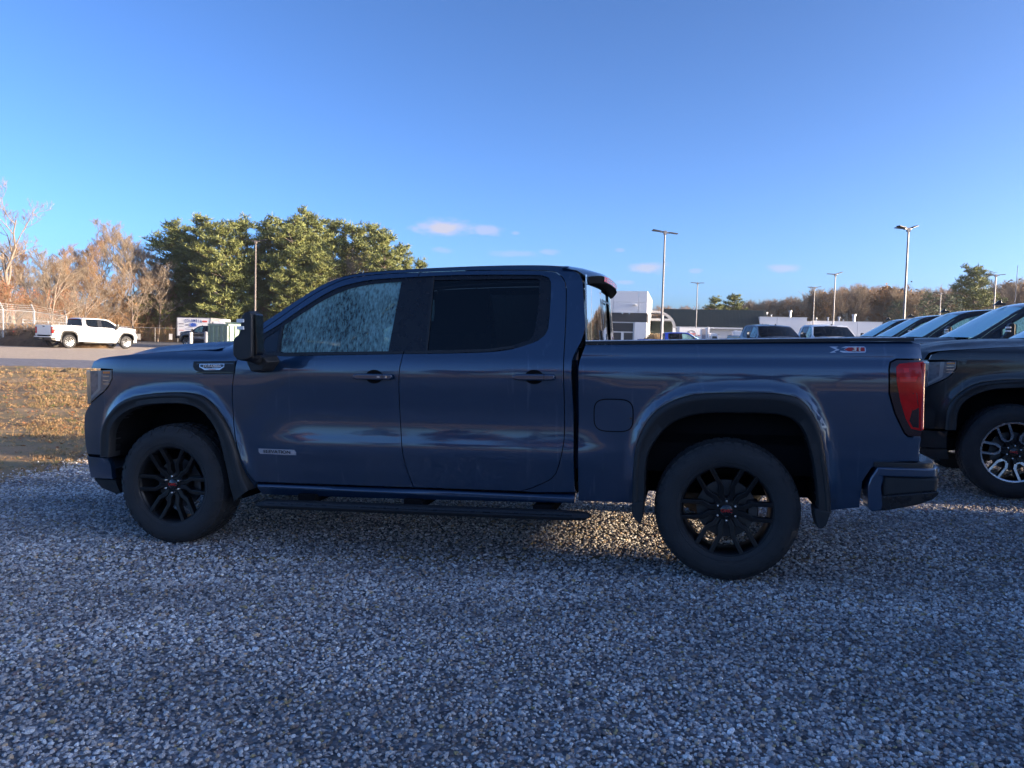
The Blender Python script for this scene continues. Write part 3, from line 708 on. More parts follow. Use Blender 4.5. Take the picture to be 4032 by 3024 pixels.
        if side < 0:
            fd = side_panel('fuel_door', FD, MT['blue'], r, side, .02, push=.0085, thick=.006, gap=.002)
            side_panel('fuel_door_gap', [(a, b) for a, b in shrink(FD, -.005)], MT['dark'], r, side, .015, push=.0045, thick=0, gap=0)
            m = MB(); m.box((-.570, YS(-.57, .96, side) - .014, .948), (-.556, YS(-.57, .96, side) + .01, .960)); m.build('finger_notch', MT['plastic'], fd)
    # ---- lettering on the near side
    def SM(x, z, push): # matrix for letters lying on the near side
        y = YS(x, z, -1); return Matrix.Translation((x, y - push, z)) @ Matrix.Rotation(rad(90), 4, 'X')
    fv = [o for o in r.children if o.name.startswith('fender_vent')][0]
    bp = side_panel('engine_badge', line([(-3.508, 1.264), (-3.315, 1.267), (-3.317, 1.245), (-3.350, 1.224), (-3.465, 1.222), (-3.508, 1.243)], .02), MT['badge'], fv, -1, .03, push=.010, thick=.004, gap=0)
    side_panel('badge_field', line([(-3.501, 1.260), (-3.321, 1.263), (-3.322, 1.247), (-3.353, 1.236), (-3.462, 1.234), (-3.501, 1.246)], .02), MT['gloss'], fv, -1, .03, push=.0115, thick=.002, gap=0)
    text('badge_lettering', 'DURAMAX', .026, SM(-3.411, 1.249, .0135), MT['badge'], fv, .0008, .25, .0011, sx=1.02)
    text('badge_lettering', 'TURBO DIESEL', .0085, SM(-3.408, 1.228, .0125), MT['redtext'], fv, .0004)
    fd_ = [o for o in r.children if o.name.startswith('front_door')][0]
    bs_ = [o for o in r.children if o.name.startswith('bed_side')][0]
    nb = side_panel('door_nameplate', line([(-3.074, .691), (-2.803, .692), (-2.788, .675), (-2.788, .655), (-3.062, .655), (-3.074, .668)], .03), MT['badge'], fd_, -1, .03, push=.005, thick=.005, gap=0)
    text('door_lettering', 'ELEVATION', .031, SM(-2.931, .673, .0070), MT['gloss'], fd_, .0006, .0, .0002, sx=1.26)
    # X31 emblem: X strokes, red flag, outlined 31
    def em(pts, m, push=.004, nm='emblem'):
        side_panel(nm, line(pts, .03), m, bs_, -1, .03, push=push, thick=.003, gap=0)
    em([(.554, 1.387), (.603, 1.387), (.590, 1.380), (.583, 1.380), (.608, 1.370), (.600, 1.364), (.577, 1.376)], MT['badge'])
    em([(.554, 1.352), (.590, 1.353), (.583, 1.357), (.577, 1.357), (.606, 1.369), (.596, 1.371)], MT['badge'])
    em([(.615, 1.378), (.640, 1.388), (.738, 1.388), (.748, 1.380), (.748, 1.360), (.742, 1.353), (.627, 1.352), (.608, 1.361), (.614, 1.364), (.650, 1.360), (.630, 1.370), (.648, 1.382)], MT['badge'])
    em([(.634, 1.3705), (.655, 1.3825), (.741, 1.3825), (.742, 1.361), (.655, 1.361)], MT['redtext'], .0065)
    text('emblem_lettering', '31', .030, SM(.7, 1.3715, .0115), MT['badge'], bs_, .0006, 0, .0012, sx=1.75)
    # ---- hood, cowl, roof, windscreen
    ft = np.array(FT)
    def hood(u, v):
        y = (v * 2 - 1); ye = .885 - .10 * (1 - u) ** 4 - .045 * (1 - u); q = 1 - y * y
        xf = -4.440 - .20 * q; x = xf + (-3.40 - .04 * q - xf) * u
        ze = np.interp(-4.385 + .985 * u, ft[:, 0], ft[:, 1])
        zc = 1.222 + .205 * (1 - (1 - u) ** 3.2) ** .62 + .012 * u
        dome = .018 * max(0, 1 - abs(abs(y) - .62) / .16) * min(1, u * 3)
        return (x, y * ye, ze + (zc - ze) * q ** 1.3 + dome - .0005)
    m = MB(); m.surf(hood, 30, 40, flip=True); recalc(m.build('hood', MT['bonnet'], r, smooth=True, angle=70))
    m = MB(); m.surf(lambda u, v: (-3.42 + .20 * u, (v * 2 - 1) * (.87 - .03 * u), 1.365 + .03 * u), 2, 8); recalc(m.build('cowl', MT['dark'], r))
    m = MB()
    for sg in (-1, 1): m.tube([(-3.36, sg * .1, 1.42), (-3.33, sg * .62, 1.40)], .012, 6)
    m.build('wiper', MT['plastic'], r)
    SCv = np.array(S_CURVE)
    ws = SCv[SCv[:, 0] < -2.60]; rf = SCv[SCv[:, 0] > -2.66]
    def top(C, b0, b1, cr0, cr1, inset=.0):
        C = resample(C, 41)
        yo = HW + offs(C[:, 0], C[:, 1]) - inset
        def fn(u, v):
            i = int(round(u * 40)); y = v * 2 - 1; q = 1 - y * y; b = b0 + (b1 - b0) * u; c = cr0 + (cr1 - cr0) * u
            return (C[i][0] - b * q, y * yo[i], C[i][1] + c * q ** .8)
        return fn
    m = MB(); m.surf(top(ws, .22, .10, .015, .03, .05), 40, 24); recalc(m.build('windscreen', MT['glass_w'], r, smooth=True, angle=80))
    m = MB(); m.surf(top(rf, .10, .0, .03, .026), 40, 32); recalc(m.build('roof', B, r, smooth=True, angle=80))
    # roof rear spoiler with the high brake lamp
    m = MB()
    def sp(u, v):
        y = u * 2 - 1; q = 1 - abs(y) ** 3; yy = y * .735
        P = [(-1.03, 1.922 + .018 * q), (-.93, 1.902 + .020 * q), (-.887 + .085 * q, 1.874 + .010 * q), (-.874 + .090 * q, 1.860 + .006 * q), (-.878 + .085 * q, 1.818), (-.895, 1.815), (-.96, 1.82)]
        p = P[int(round(v * 6))]; return (p[0], yy, p[1] - .03 * abs(y) ** 4)
    m.surf(sp, 36, 6); sp_ = recalc(m.build('roof_spoiler', B, r, smooth=True, angle=30))
    m = MB(); m.surf(lambda u, v: (-.877 + .088 * (1 - abs((u * 2 - 1) * .6) ** 3) + .019, (u * 2 - 1) * .44, 1.822 + .036 * v), 10, 1); recalc(m.build('high_brake_lamp', MT['redlens'], sp_))
    m = MB()
    m.surf(lambda u, v: (lambda y: (-.876 + .088 * (1 - abs(y) ** 3) + .014, y * .70, 1.816 + .046 * v - .03 * abs(y) ** 4))(u * 2 - 1), 30, 1); recalc(m.build('spoiler_underside', MT['dark'], sp_))
    m = MB(); m.surf(lambda u, v: (lambda y: (-.86 + (.003 + .085 * (1 - abs(y) ** 3)) * v - .03 * (1 - v), y * .74, 1.8135 - .03 * abs(y) ** 4))(u * 2 - 1), 30, 1); m.build('spoiler_soffit', MT['dark'], sp_)
    # back glass in three panes
    yb = lambda z: .90 - (z - 1.40) * .30
    xb = lambda z: -.850 - (z - 1.40) * .06
    def pane(nm, y0, y1, mt, dx=0., z0=1.385, z1=1.80):
        m = MB(); m.surf(lambda u, v: (xb(z0 + (z1 - z0) * v) + dx + .042 * (1 - (y0 + (y1 - y0) * u) ** 2), (y0 + (y1 - y0) * u) * yb(z0 + (z1 - z0) * v), z0 + (z1 - z0) * v), 8, 6)
        return recalc(m.build(nm, mt, r, smooth=True))
    m = MB(); m.box((-.93, -.87, .62), (-.90, .87, 1.385)); m.build('cab_back', B, r)
    pane('back_glass', -.97, -.30, MT['glass_b'], z1=1.845); pane('back_glass', .30, .97, MT['glass_b'], z1=1.845); pane('back_glass', -.28, .28, MT['glass_b'], -.012, z1=1.845)
    for y in (-.29, .29): pane('glass_channel', y - .028, y + .028, MT['trimb'], .006, 1.40, 1.72)
    pane('glass_channel', -.30, .30, MT['trimb'], .006, 1.70, 1.715)
    for sg in (-1, 1): pane('glass_frame', sg * .965, sg * 1.02, MT['trimb'], .004)
    m = MB(); m.box((-.804, -.33, 1.41), (-.8015, -.20, 1.50)); m.build('window_sticker', MT['paper'], r)
    # shark-fin aerial
    m = MB(); m.prism([(-2.83, 1.895), (-2.76, 1.965), (-2.725, 1.972), (-2.722, 1.930), (-2.68, 1.926), (-2.66, 1.91)], -.018, .018); recalc(m.build('roof_aerial', MT['gloss'], r, bevel=.006))
    # ---- front face
    def xf(y, z):
        e = np.interp(z, [.32, .42, .59, .70, .86, .95, 1.22], [-4.30, -4.42, -4.455, -4.47, -4.46, -4.41, -4.385])
        return nose(float(e)) - .22 * (1 - (y) ** 2)
    def face(z0, z1, w=.93, d=0.):
        return lambda u, v: (xf(u * 2 - 1, z0 + (z1 - z0) * v) + d, (u * 2 - 1) * (w - .12 * 0), z0 + (z1 - z0) * v)
    m = MB(); m.surf(face(.42, .72, .85), 30, 8); recalc(m.build('front_bumper', B, r, smooth=True, angle=60))
    m = MB(); m.surf(face(.30, .42, .86), 30, 3); recalc(m.build('front_valance', MT['plastic'], r, smooth=True))
    m = MB(); m.surf(face(.70, 1.225, .84, .01), 30, 10); gr = recalc(m.build('grille', MT['gloss'], r, smooth=True))
    m = MB()
    for k in range(9):
        z = .78 + k * .048
        m.surf(lambda u, v, z=z: (xf((u * 2 - 1) * .62, z) - .008, (u * 2 - 1) * .57, z + .016 * v), 14, 1)
    recalc(m.build('grille_bars', MT['gloss'], gr))
    R2 = Matrix.Translation((xf(0, 1.0) - .03, 0, 1.0)) @ Matrix.Rotation(rad(-90), 4, 'Z') @ Matrix.Rotation(rad(90), 4, 'X')
    text('grille_lettering', 'GMC', .14, R2, MT['redtext'], gr, .008, 0, .004, sx=1.2)
    # ---- tail
    m = MB(); m.box((.985, -.785, .80), (1.035, .785, 1.408)); tg = m.build('tailgate', B, r, bevel=.012, seg=3)
    m = MB(); m.box((1.034, -.66, .90), (1.040, .66, 1.20)); m.build('tailgate_panel', B, tg, bevel=.004)
    m = MB(); m.box((1.034, -.12, 1.30), (1.045, .12, 1.36)); m.build('tailgate_handle', MT['gloss'], tg, bevel=.008)
    for sg in (-1, 1):
        m = MB(); m.box((1.0, min(sg * .79, sg * .955), .74), (1.038, max(sg * .79, sg * .955), .905)); m.build('corner_panel', B, r, bevel=.01)
        m = MB(); m.box((1.0, min(sg * .79, sg * .92), 1.30), (1.038, max(sg * .79, sg * .92), 1.405)); m.build('corner_panel', B, r, bevel=.01)
    def plan(g):
        return [(.765 + g, -1.0 + g), (1.05, -1.0 + g), (1.115 - g * .5, -.975 + g), (1.155 - g, -.90), (1.16 - g, -.70), (1.20 - g, -.35), (1.20 - g, .35), (1.16 - g, .70), (1.155 - g, .90), (1.115 - g * .5, .975 - g), (1.05, 1.0 - g), (.765 + g, 1.0 - g), (.80 + g, .9), (.98, .86), (.98, -.86), (.80 + g, -.9)]
    m = MB(); m.prism([(a if a > .8 else a + .045, b) for a, b in plan(.0)], .660, .712, 'z'); rb = recalc(m.build('rear_bumper', B, r, bevel=.010, seg=3))
    for sg in (-1, 1):
        m = MB(); m.prism([(.815, .715), (.845, .700), (.845, .64), (.835, .60), (.845, .50), (.84, .470), (.79, .456), (.766, .48), (.762, .60), (.775, .645)], sg * .86, sg * .998)
        recalc(m.build('bumper_end', B, rb, bevel=.010, seg=3))
    m = MB(); m.prism([(.84, .665), (1.135, .665), (1.125, .575), (.84, .535)], -.985, .985); recalc(m.build('bumper_insert', MT['plastic'], rb, bevel=.025, seg=3))
    m = MB(); m.prism([(.80, .545), (1.128, .590), (1.130, .570), (1.10, .540), (1.02, .505), (.88, .470), (.80, .460)], -.995, .995); recalc(m.build('bumper_lower_lip', MT['trimb'], rb, bevel=.018, seg=3))
    m = MB(); m.prism([(a, b) for a, b in plan(.03)], .708, .738, 'z'); pd = recalc(m.build('step_pad', MT['plastic'], rb, bevel=.006))
    for k in range(7):
        x = 1.045 + k * .014
        for sg in (-1, 1): MB().box((x, min(sg * .55, sg * (.94 - .012 * k)), .738), (x + .006, max(sg * .55, sg * (.94 - .012 * k)), .744)).build('step_ridge', MT['chrome'], rb)
    m = MB(); m.box((1.15, -.20, .52), (1.208, .20, .64)); m.build('plate_recess', MT['gloss'], rb, bevel=.01)
    # ---- bed floor, frame, axles, interior
    m = MB(); m.box((-.86, -.84, .80), (1.0, .84, .86)); m.box((-.90, -.84, .62), (-.84, .84, 1.38)); m.build('bed_floor', MT['dark'], r)
    m = MB()
    for sg in (-1, 1): m.box((-4.2, min(sg * .38, sg * .46), .50), (1.0, max(sg * .38, sg * .46), .62))
    m.box((-3.1, -.86, .44), (-.92, .86, .52)); m.box((-4.35, -.7, .38), (-3.2, .7, .50)); m.tube([(-3.0, .1, .50), (0, .0, .42)], .045, 10); m.build('frame', MT['dark'], r)
    m = MB(); m.tube([(0, -.78, .4175), (0, .78, .4175)], .045, 12); m.lathe([(0, -.14), (.10, -.13), (.14, 0), (.10, .13), (0, .14)], 20, c=(0, 0, .4175)); m.build('rear_axle', MT['dark'], r)
    m = MB(); m.tube([(-3.745, -.78, .4175), (-3.745, .78, .4175)], .035, 12); m.build('front_axle', MT['dark'], r)
    m = MB(); m.tube([(-1.0, .55, .46), (-.2, .55, .62), (.5, .6, .52), (.95, .62, .45)], .035, 10); m.build('exhaust_pipe', MT['disc'], r)
    m = MB(); m.box((-3.3, -.85, .52), (-.93, .85, .60)); m.box((-3.32, -.84, .60), (-3.22, .84, 1.34)); m.build('cab_floor', MT['dark'], r)
    m = MB(); m.prism([(-3.30, 1.30), (-2.98, 1.37), (-2.75, 1.33), (-2.72, 1.20), (-2.85, .95), (-3.25, .90)], -.84, .84); recalc(m.build('dashboard', MT['seat'], r, bevel=.03))
    m = MB()
    n = 28
    m.tube([(-2.60 - .07 * math.sin(2 * math.pi * i / n), -.42 + .19 * math.cos(2 * math.pi * i / n), 1.26 + .175 * math.sin(2 * math.pi * i / n)) for i in range(n + 1)], .015, 8, cap=False)
    m.tube([(-2.60, -.60, 1.26), (-2.62, -.24, 1.26)], .02, 6); m.tube([(-2.60, -.42, 1.25), (-2.85, -.42, 1.15)], .035, 8); m.build('steering_wheel', MT['seat'], r, smooth=True)
    for (x, ys_) in ((-2.05, (-.42, .42)), (-1.15, (-.42, .42))):
        for y in ys_:
            m = MB(); m.box((x - .52, y - .27, .82), (x, y + .27, .98))
            m.prism([(x - .06, .95), (x + .10, .95), (x + .20, 1.54), (x + .11, 1.56), (x + .04, 1.3)], y - .26, y + .26)
            m.box((x + .10, y - .14, 1.60), (x + .20, y + .14, 1.76)); m.tube([(x + .15, y - .06, 1.5), (x + .15, y - .06, 1.65)], .008, 6); m.tube([(x + .15, y + .06, 1.5), (x + .15, y + .06, 1.65)], .008, 6)
            recalc(m.build('seat', MT['seat'], r, bevel=.03, seg=3))
    m = MB(); m.prism([(-2.72, 1.40), (-2.60, 1.40), (-2.35, 1.62), (-2.5, 1.66)], .55, .56); 
    m.v.clear(); m.f.clear(); m.m.clear()
    m.prism([(-2.92, 1.28), (-2.62, 1.28), (-2.66, 1.40), (-2.86, 1.47)], .30, .302); recalc(m.build('dash_paper', MT['paper'], r))
    wheel(r, -3.745, -1, machined, rots[0]); wheel(r, 0, -1, machined, rots[1]); wheel(r, -3.745, 1, machined, rots[2]); wheel(r, 0, 1, machined, rots[3])
    return r

POSE_O = Vector((1.28852982, 4.463384, .00427583)); YAW = rad(13.10274667); TILT = rad(1.45676366)
def pose_mtx(P, yaw=YAW, tilt=TILT, centre=True):
    """matrix of a truck whose rear left tyre's outer foot stands at P, its length running along yaw"""
    u = Vector((math.cos(yaw) * math.cos(tilt), -math.sin(yaw) * math.cos(tilt), math.sin(tilt)))
    a = Vector((math.sin(yaw), math.cos(yaw), 0)); w = u.cross(a)
    M = Matrix.Identity(4)
    for i in range(3): M[i][0] = u[i]; M[i][1] = a[i]; M[i][2] = w[i]; M[i][3] = P[i] + (a[i] * HW if centre else 0)
    return M
TRUCK = build_truck('pickup_truck', False, (rad(1), 0., 0., 0.))
bpy.context.view_layer.update()
index_kids()
PROTO = {k: v for k, v in KIDS.items()}
TRUCK.matrix_world = pose_mtx(POSE_O)
tag(TRUCK, 'dark blue crew cab pickup with black wheels parked side-on in front', 'pickup truck')
# ------------------------------------------------------------------ ground
def ground_mat():
    m = bpy.data.materials.new('gravel_ground'); m.use_nodes = True; t = m.node_tree; p = t.nodes['Principled BSDF']; L = t.links
    tc = t.nodes.new('ShaderNodeTexCoord')
    vo = t.nodes.new('ShaderNodeTexVoronoi'); vo.inputs['Scale'].default_value = 42; L.new(tc.outputs['Object'], vo.inputs['Vector'])
    cr = t.nodes.new('ShaderNodeValToRGB'); sp = t.nodes.new('ShaderNodeSeparateColor'); L.new(vo.outputs['Color'], sp.inputs[0]); L.new(sp.outputs[0], cr.inputs[0])
    e = cr.color_ramp.elements; e[0].color = (.06, .06, .065, 1); e[1].color = (.42, .42, .44, 1)
    for pos, c in ((.3, (.12, .12, .13, 1)), (.55, (.2, .19, .19, 1)), (.7, (.16, .12, .09, 1)), (.8, (.27, .27, .28, 1))):
        q = e.new(pos); q.color = c
    L.new(cr.outputs[0], p.inputs['Base Color']); p.inputs['Roughness'].default_value = .8
    b = t.nodes.new('ShaderNodeBump'); b.inputs['Strength'].default_value = 1.; b.inputs['Distance'].default_value = .02; b.invert = True
    L.new(vo.outputs['Distance'], b.inputs['Height']); L.new(b.outputs[0], p.inputs['Normal'])
    return m
MT['gravel'] = ground_mat()
def sheet(name, m, x0, x1, y0, y1, nx, ny, dz=0., fn=None, warp=None):
    xs = np.linspace(x0, x1, nx + 1); ys = np.linspace(y0, y1, ny + 1); mb = MB()
    X, Y = np.meshgrid(xs, ys, indexing='ij')
    if warp: X, Y = warp(X, Y)
    Z = gz(X, Y) + dz + (fn(X, Y) if fn is not None else 0)
    V = list(zip(X.ravel(), Y.ravel(), Z.ravel()))
    F = [(i * (ny + 1) + j, (i + 1) * (ny + 1) + j, (i + 1) * (ny + 1) + j + 1, i * (ny + 1) + j + 1) for i in range(nx) for j in range(ny)]
    mb.add(V, F); return tag(mb.build(name, m, smooth=True, angle=80), kind='structure')
def lot_edge(y): return -5.0 + (y - 7.5) * .16
def wob(a, s, seed=0):
    return np.sin(a * s + seed) * .5 + np.sin(a * s * 2.7 + seed * 3.1) * .3 + np.sin(a * s * 6.1 + seed * 1.7) * .2
def noise_col(name, cols, scale, rough=.9, bump=.4, bscale=30, detail=6):
    m = bpy.data.materials.new(name); m.use_nodes = True; t = m.node_tree; p = t.nodes['Principled BSDF']; L = t.links
    tc = t.nodes.new('ShaderNodeTexCoord'); n = t.nodes.new('ShaderNodeTexNoise'); n.inputs['Scale'].default_value = scale; n.inputs['Detail'].default_value = detail; n.inputs['Roughness'].default_value = .7
    L.new(tc.outputs['Object'], n.inputs['Vector']); cr = t.nodes.new('ShaderNodeValToRGB'); L.new(n.outputs[0], cr.inputs[0])
    e = cr.color_ramp.elements; k = len(cols)
    e[0].position = .28; e[0].color = (*cols[0], 1); e[1].position = .72; e[1].color = (*cols[-1], 1)
    for i in range(1, k - 1):
        q = e.new(.28 + .44 * i / (k - 1)); q.color = (*cols[i], 1)
    L.new(cr.outputs[0], p.inputs['Base Color']); p.inputs['Roughness'].default_value = rough
    n2 = t.nodes.new('ShaderNodeTexNoise'); n2.inputs['Scale'].default_value = bscale; n2.inputs['Detail'].default_value = 4; L.new(tc.outputs['Object'], n2.inputs['Vector'])
    b = t.nodes.new('ShaderNodeBump'); b.inputs['Strength'].default_value = bump; b.inputs['Distance'].default_value = .04; L.new(n2.outputs[0], b.inputs['Height']); L.new(b.outputs[0], p.inputs['Normal'])
    return m
MT['field'] = noise_col('dry_field', [(.10, .07, .035), (.17, .12, .06), (.22, .17, .09)], .3)
MT['lawn'] = noise_col('dry_lawn_soil', [(.17, .10, .055), (.27, .175, .09), (.19, .15, .07), (.34, .23, .12), (.25, .16, .085)], .45, bscale=25, bump=.9)
MT['drive'] = noise_col('fine_grey_gravel', [(.34, .27, .20), (.46, .37, .28), (.54, .44, .33)], 6, bscale=60, bump=.8)
MT['drive_shade'] = noise_col('painted_shade_gravel', [(.10, .10, .12), (.17, .17, .20), (.22, .21, .23)], 5, bscale=60, bump=.8)  # drive gravel darkened and blued: a shade band put into the colour
MT['asphalt'] = noise_col('worn_asphalt', [(.07, .07, .075), (.10, .10, .105), (.13, .125, .12)], .8, bscale=80)
sheet('ground', MT['field'], -900, 900, -300, 1500, 60, 60, -.35, fn=lambda X, Y: 0 * X)
# ground round the lots follows the local slope more closely
sheet('meadow', MT['field'], -130, 130, -70, 240, 130, 155, -.012)
n_ = 110
def edge_warp(X, Y):
    t = (X + 0) / 1.0
    x0 = lot_edge(Y) + .12 * wob(Y, 2.3); return x0 + (34 - x0) * t, Y
sheet('gravel_lot', MT['gravel'], 0, 1, -16, 44, 60, 240, -.004, warp=edge_warp)
def lawn_warp(X, Y):
    return -45 + (lot_edge(Y) + .05 + 45) * X, Y + .5 * wob(X * 45, .7, 1) * (Y > 26)
sheet('lawn', MT['lawn'], 0, 1, -12, 27.5, 70, 120, -.006, warp=lawn_warp, fn=lambda X, Y: .02 * np.sin(X * 1.7) * np.sin(Y * 2.1) * (X < lot_edge(Y) - .3))
sheet('gravel_drive', MT['drive'], 0, 1, 27.0, 60, 70, 60, 0.0, warp=lambda X, Y: (-70 + (lot_edge(Y) + 70) * X, Y + .5 * wob(X * 70, .5) * (Y < 28)))
sheet('drive_shade_band', MT['drive_shade'], 0, 1, 27.6, 33, 70, 12, .008, warp=lambda X, Y: (-60 + (lot_edge(Y) + 57) * X, Y + .7 * wob(X * 50, .6, 2) * (Y > 31) + .4 * wob(X * 60, .9) * (Y < 29)))  # strip of painted shade lying across the drive
sheet('asphalt_lot', MT['asphalt'], -90, 90, 58.5, 112, 90, 40, .005)
sheet('back_lawn', MT['lawn'], -60, 60, -40, -15.6, 40, 20, .002)

# ------------------------------------------------------------------ loose stones: one object, instanced in the near part of the lot
def stone_mesh(i):
    r = random.Random(100 + i); bm = bmesh.new(); bmesh.ops.create_icosphere(bm, subdivisions=1, radius=1)
    sx, sy, sz = r.uniform(.85, 1.25), r.uniform(.65, 1.), r.uniform(.5, .8)
    for v in bm.verts:
        v.co = v.co * r.uniform(.78, 1.18); v.co = Vector((v.co.x * sx, v.co.y * sy, v.co.z * sz))
    me = bpy.data.meshes.new('stone'); bm.to_mesh(me); bm.free(); return me
def stone_mat():
    m = bpy.data.materials.new('crushed_stone'); m.use_nodes = True; t = m.node_tree; p = t.nodes['Principled BSDF']; L = t.links
    oi = t.nodes.new('ShaderNodeObjectInfo'); cr = t.nodes.new('ShaderNodeValToRGB'); L.new(oi.outputs['Random'], cr.inputs[0])
    cr.color_ramp.interpolation = 'CONSTANT'; e = cr.color_ramp.elements
    tab = [(0, (.16, .15, .155)), (.09, (.28, .27, .27)), (.22, (.40, .38, .37)), (.38, (.52, .49, .47)), (.56, (.62, .59, .565)), (.72, (.38, .28, .205)), (.77, (.27, .20, .185)), (.81, (.60, .43, .28)), (.84, (.74, .73, .70)), (.93, (.86, .86, .84)), (.975, (.42, .34, .17))]
    e[0].color = (*tab[0][1], 1); e[1].position = tab[1][0]; e[1].color = (*tab[1][1], 1)
    for pos, c in tab[2:]:
        q = e.new(pos); q.color = (*c, 1)
    tc = t.nodes.new('ShaderNodeTexCoord'); n = t.nodes.new('ShaderNodeTexNoise'); n.inputs['Scale'].default_value = 2.5; n.inputs['Detail'].default_value = 3; L.new(tc.outputs['Object'], n.inputs['Vector'])
    mr = t.nodes.new('ShaderNodeMapRange'); mr.inputs[1].default_value = .3; mr.inputs[2].default_value = .7; mr.inputs[3].default_value = .72; mr.inputs[4].default_value = 1.25; L.new(n.outputs[0], mr.inputs[0])
    vm = t.nodes.new('ShaderNodeVectorMath'); vm.operation = 'SCALE'; L.new(cr.outputs[0], vm.inputs[0]); L.new(mr.outputs[0], vm.inputs['Scale']); L.new(vm.outputs[0], p.inputs['Base Color'])
    n2 = t.nodes.new('ShaderNodeTexNoise'); n2.inputs['Scale'].default_value = .9; n2.inputs['Detail'].default_value = 4; n2.inputs['Roughness'].default_value = .6
    mp = t.nodes.new('ShaderNodeMapping'); mp.inputs['Scale'].default_value = (.45, 1.2, 1); L.new(oi.outputs['Location'], mp.inputs[0]); L.new(mp.outputs[0], n2.inputs['Vector'])
    m2 = t.nodes.new('ShaderNodeMapRange'); m2.inputs[1].default_value = .36; m2.inputs[2].default_value = .62; m2.inputs[3].default_value = .66; m2.inputs[4].default_value = 1.12; L.new(n2.outputs[0], m2.inputs[0])
    v2 = t.nodes.new('ShaderNodeVectorMath'); v2.operation = 'SCALE'; L.new(vm.outputs[0], v2.inputs[0]); L.new(m2.outputs[0], v2.inputs['Scale']); L.new(v2.outputs[0], p.inputs['Base Color'])
    p.inputs['Roughness'].default_value = .62
    return m
MT['stone'] = stone_mat()
def scatter(name, pts, scl, protos, label=None, kind='stuff', tiltmax=.6, zoff=None):
    """one point cloud carrying instances of the given meshes (geometry nodes)"""
    me = bpy.data.meshes.new(name); me.from_pydata([tuple(p) for p in pts], [], [])
    a = me.attributes.new('scl', 'FLOAT_VECTOR', 'POINT'); a.data.foreach_set('vector', np.asarray(scl, np.float32).ravel())
    n = len(pts); rot = np.c_[rng.uniform(-tiltmax, tiltmax, n), rng.uniform(-tiltmax, tiltmax, n), rng.uniform(0, 6.283, n)].astype(np.float32)
    a = me.attributes.new('rot', 'FLOAT_VECTOR', 'POINT'); a.data.foreach_set('vector', rot.ravel())
    a = me.attributes.new('pick', 'INT', 'POINT'); a.data.foreach_set('value', rng.integers(0, len(protos), n).astype(np.int32))
    o = bpy.data.objects.new(name, me); COL.objects.link(o)
    hid = bpy.data.collections.new(name + '_shapes')
    for i, pm in enumerate(protos): hid.objects.link(bpy.data.objects.new('%s_shape_%02d' % (name, i), pm))
    g = bpy.data.node_groups.new(name + '_nodes', 'GeometryNodeTree'); g.interface.new_socket('Geometry', in_out='INPUT', socket_type='NodeSocketGeometry'); g.interface.new_socket('Geometry', in_out='OUTPUT', socket_type='NodeSocketGeometry')
    gi = g.nodes.new('NodeGroupInput'); go = g.nodes.new('NodeGroupOutput'); ip = g.nodes.new('GeometryNodeInstanceOnPoints'); ci = g.nodes.new('GeometryNodeCollectionInfo')
    ci.inputs['Collection'].default_value = hid; ci.inputs['Separate Children'].default_value = True; ci.inputs['Reset Children'].default_value = True
    def attr(nm, ty):
        q = g.nodes.new('GeometryNodeInputNamedAttribute'); q.data_type = ty; q.inputs['Name'].default_value = nm; return q.outputs[0]
    l = g.links; l.new(gi.outputs[0], ip.inputs['Points']); l.new(ci.outputs[0], ip.inputs['Instance']); ip.inputs['Pick Instance'].default_value = True
    l.new(attr('pick', 'INT'), ip.inputs['Instance Index']); l.new(attr('scl', 'FLOAT_VECTOR'), ip.inputs['Scale'])
    e2r = g.nodes.new('FunctionNodeEulerToRotation'); l.new(attr('rot', 'FLOAT_VECTOR'), e2r.inputs[0]); l.new(e2r.outputs[0], ip.inputs['Rotation'])
    l.new(ip.outputs[0], go.inputs[0])
    md = o.modifiers.new('instances', 'NODES'); md.node_group = g
    return tag(o, kind=kind)
protos = []
for i in range(9):
    me = stone_mesh(i); me.materials.append(MT['stone']); protos.append(me)
def wedge(n, y0, y1, m0=.72, extra=.9):
    """points in the ground seen between depths y0 and y1, with a margin to both sides"""
    y = np.sqrt(rng.uniform(y0 ** 2, y1 ** 2, n)); x = rng.uniform(-1, 1, n) * (y * m0 + extra); return x, y
P_, S_ = [], []
for (y0, y1, den, r0, r1) in ((1.9, 4.6, 4300, .0068, .0150), (4.6, 7.4, 3000, .0080, .0160), (7.4, 12.5, 1100, .010, .020)):
    area = ((y0 * .72 + .9) + (y1 * .72 + .9)) * (y1 - y0); n = int(area * den)
    x, y = wedge(n, y0, y1)
    k = x > lot_edge(y) - .25 + .18 * rng.standard_normal(n) + .12 * wob(y, 2.3)
    x, y = x[k], y[k]; n = len(x); r = r0 * .8 + (r1 * 1.12 - r0 * .8) * rng.beta(1.3, 3.0, n)
    r *= 1 + .45 * (rng.random(n) > .97)
    z = gz(x, y) - .003 + rng.uniform(-.005, .005, n)
    # gentle ruts and patches where small dark fines show
    fines = (np.sin(x * 1.3 + y * .6) + np.sin(x * .5 - y * 1.9 + 1.2)) * .5
    r *= 1 - .16 * np.clip(fines, 0, 1)
    P_.append(np.c_[x, y, z]); S_.append(np.c_[r, r, r])
PP = np.concatenate(P_); SS = np.concatenate(S_)
print('stones', len(PP))
scatter('gravel', PP, SS, protos)

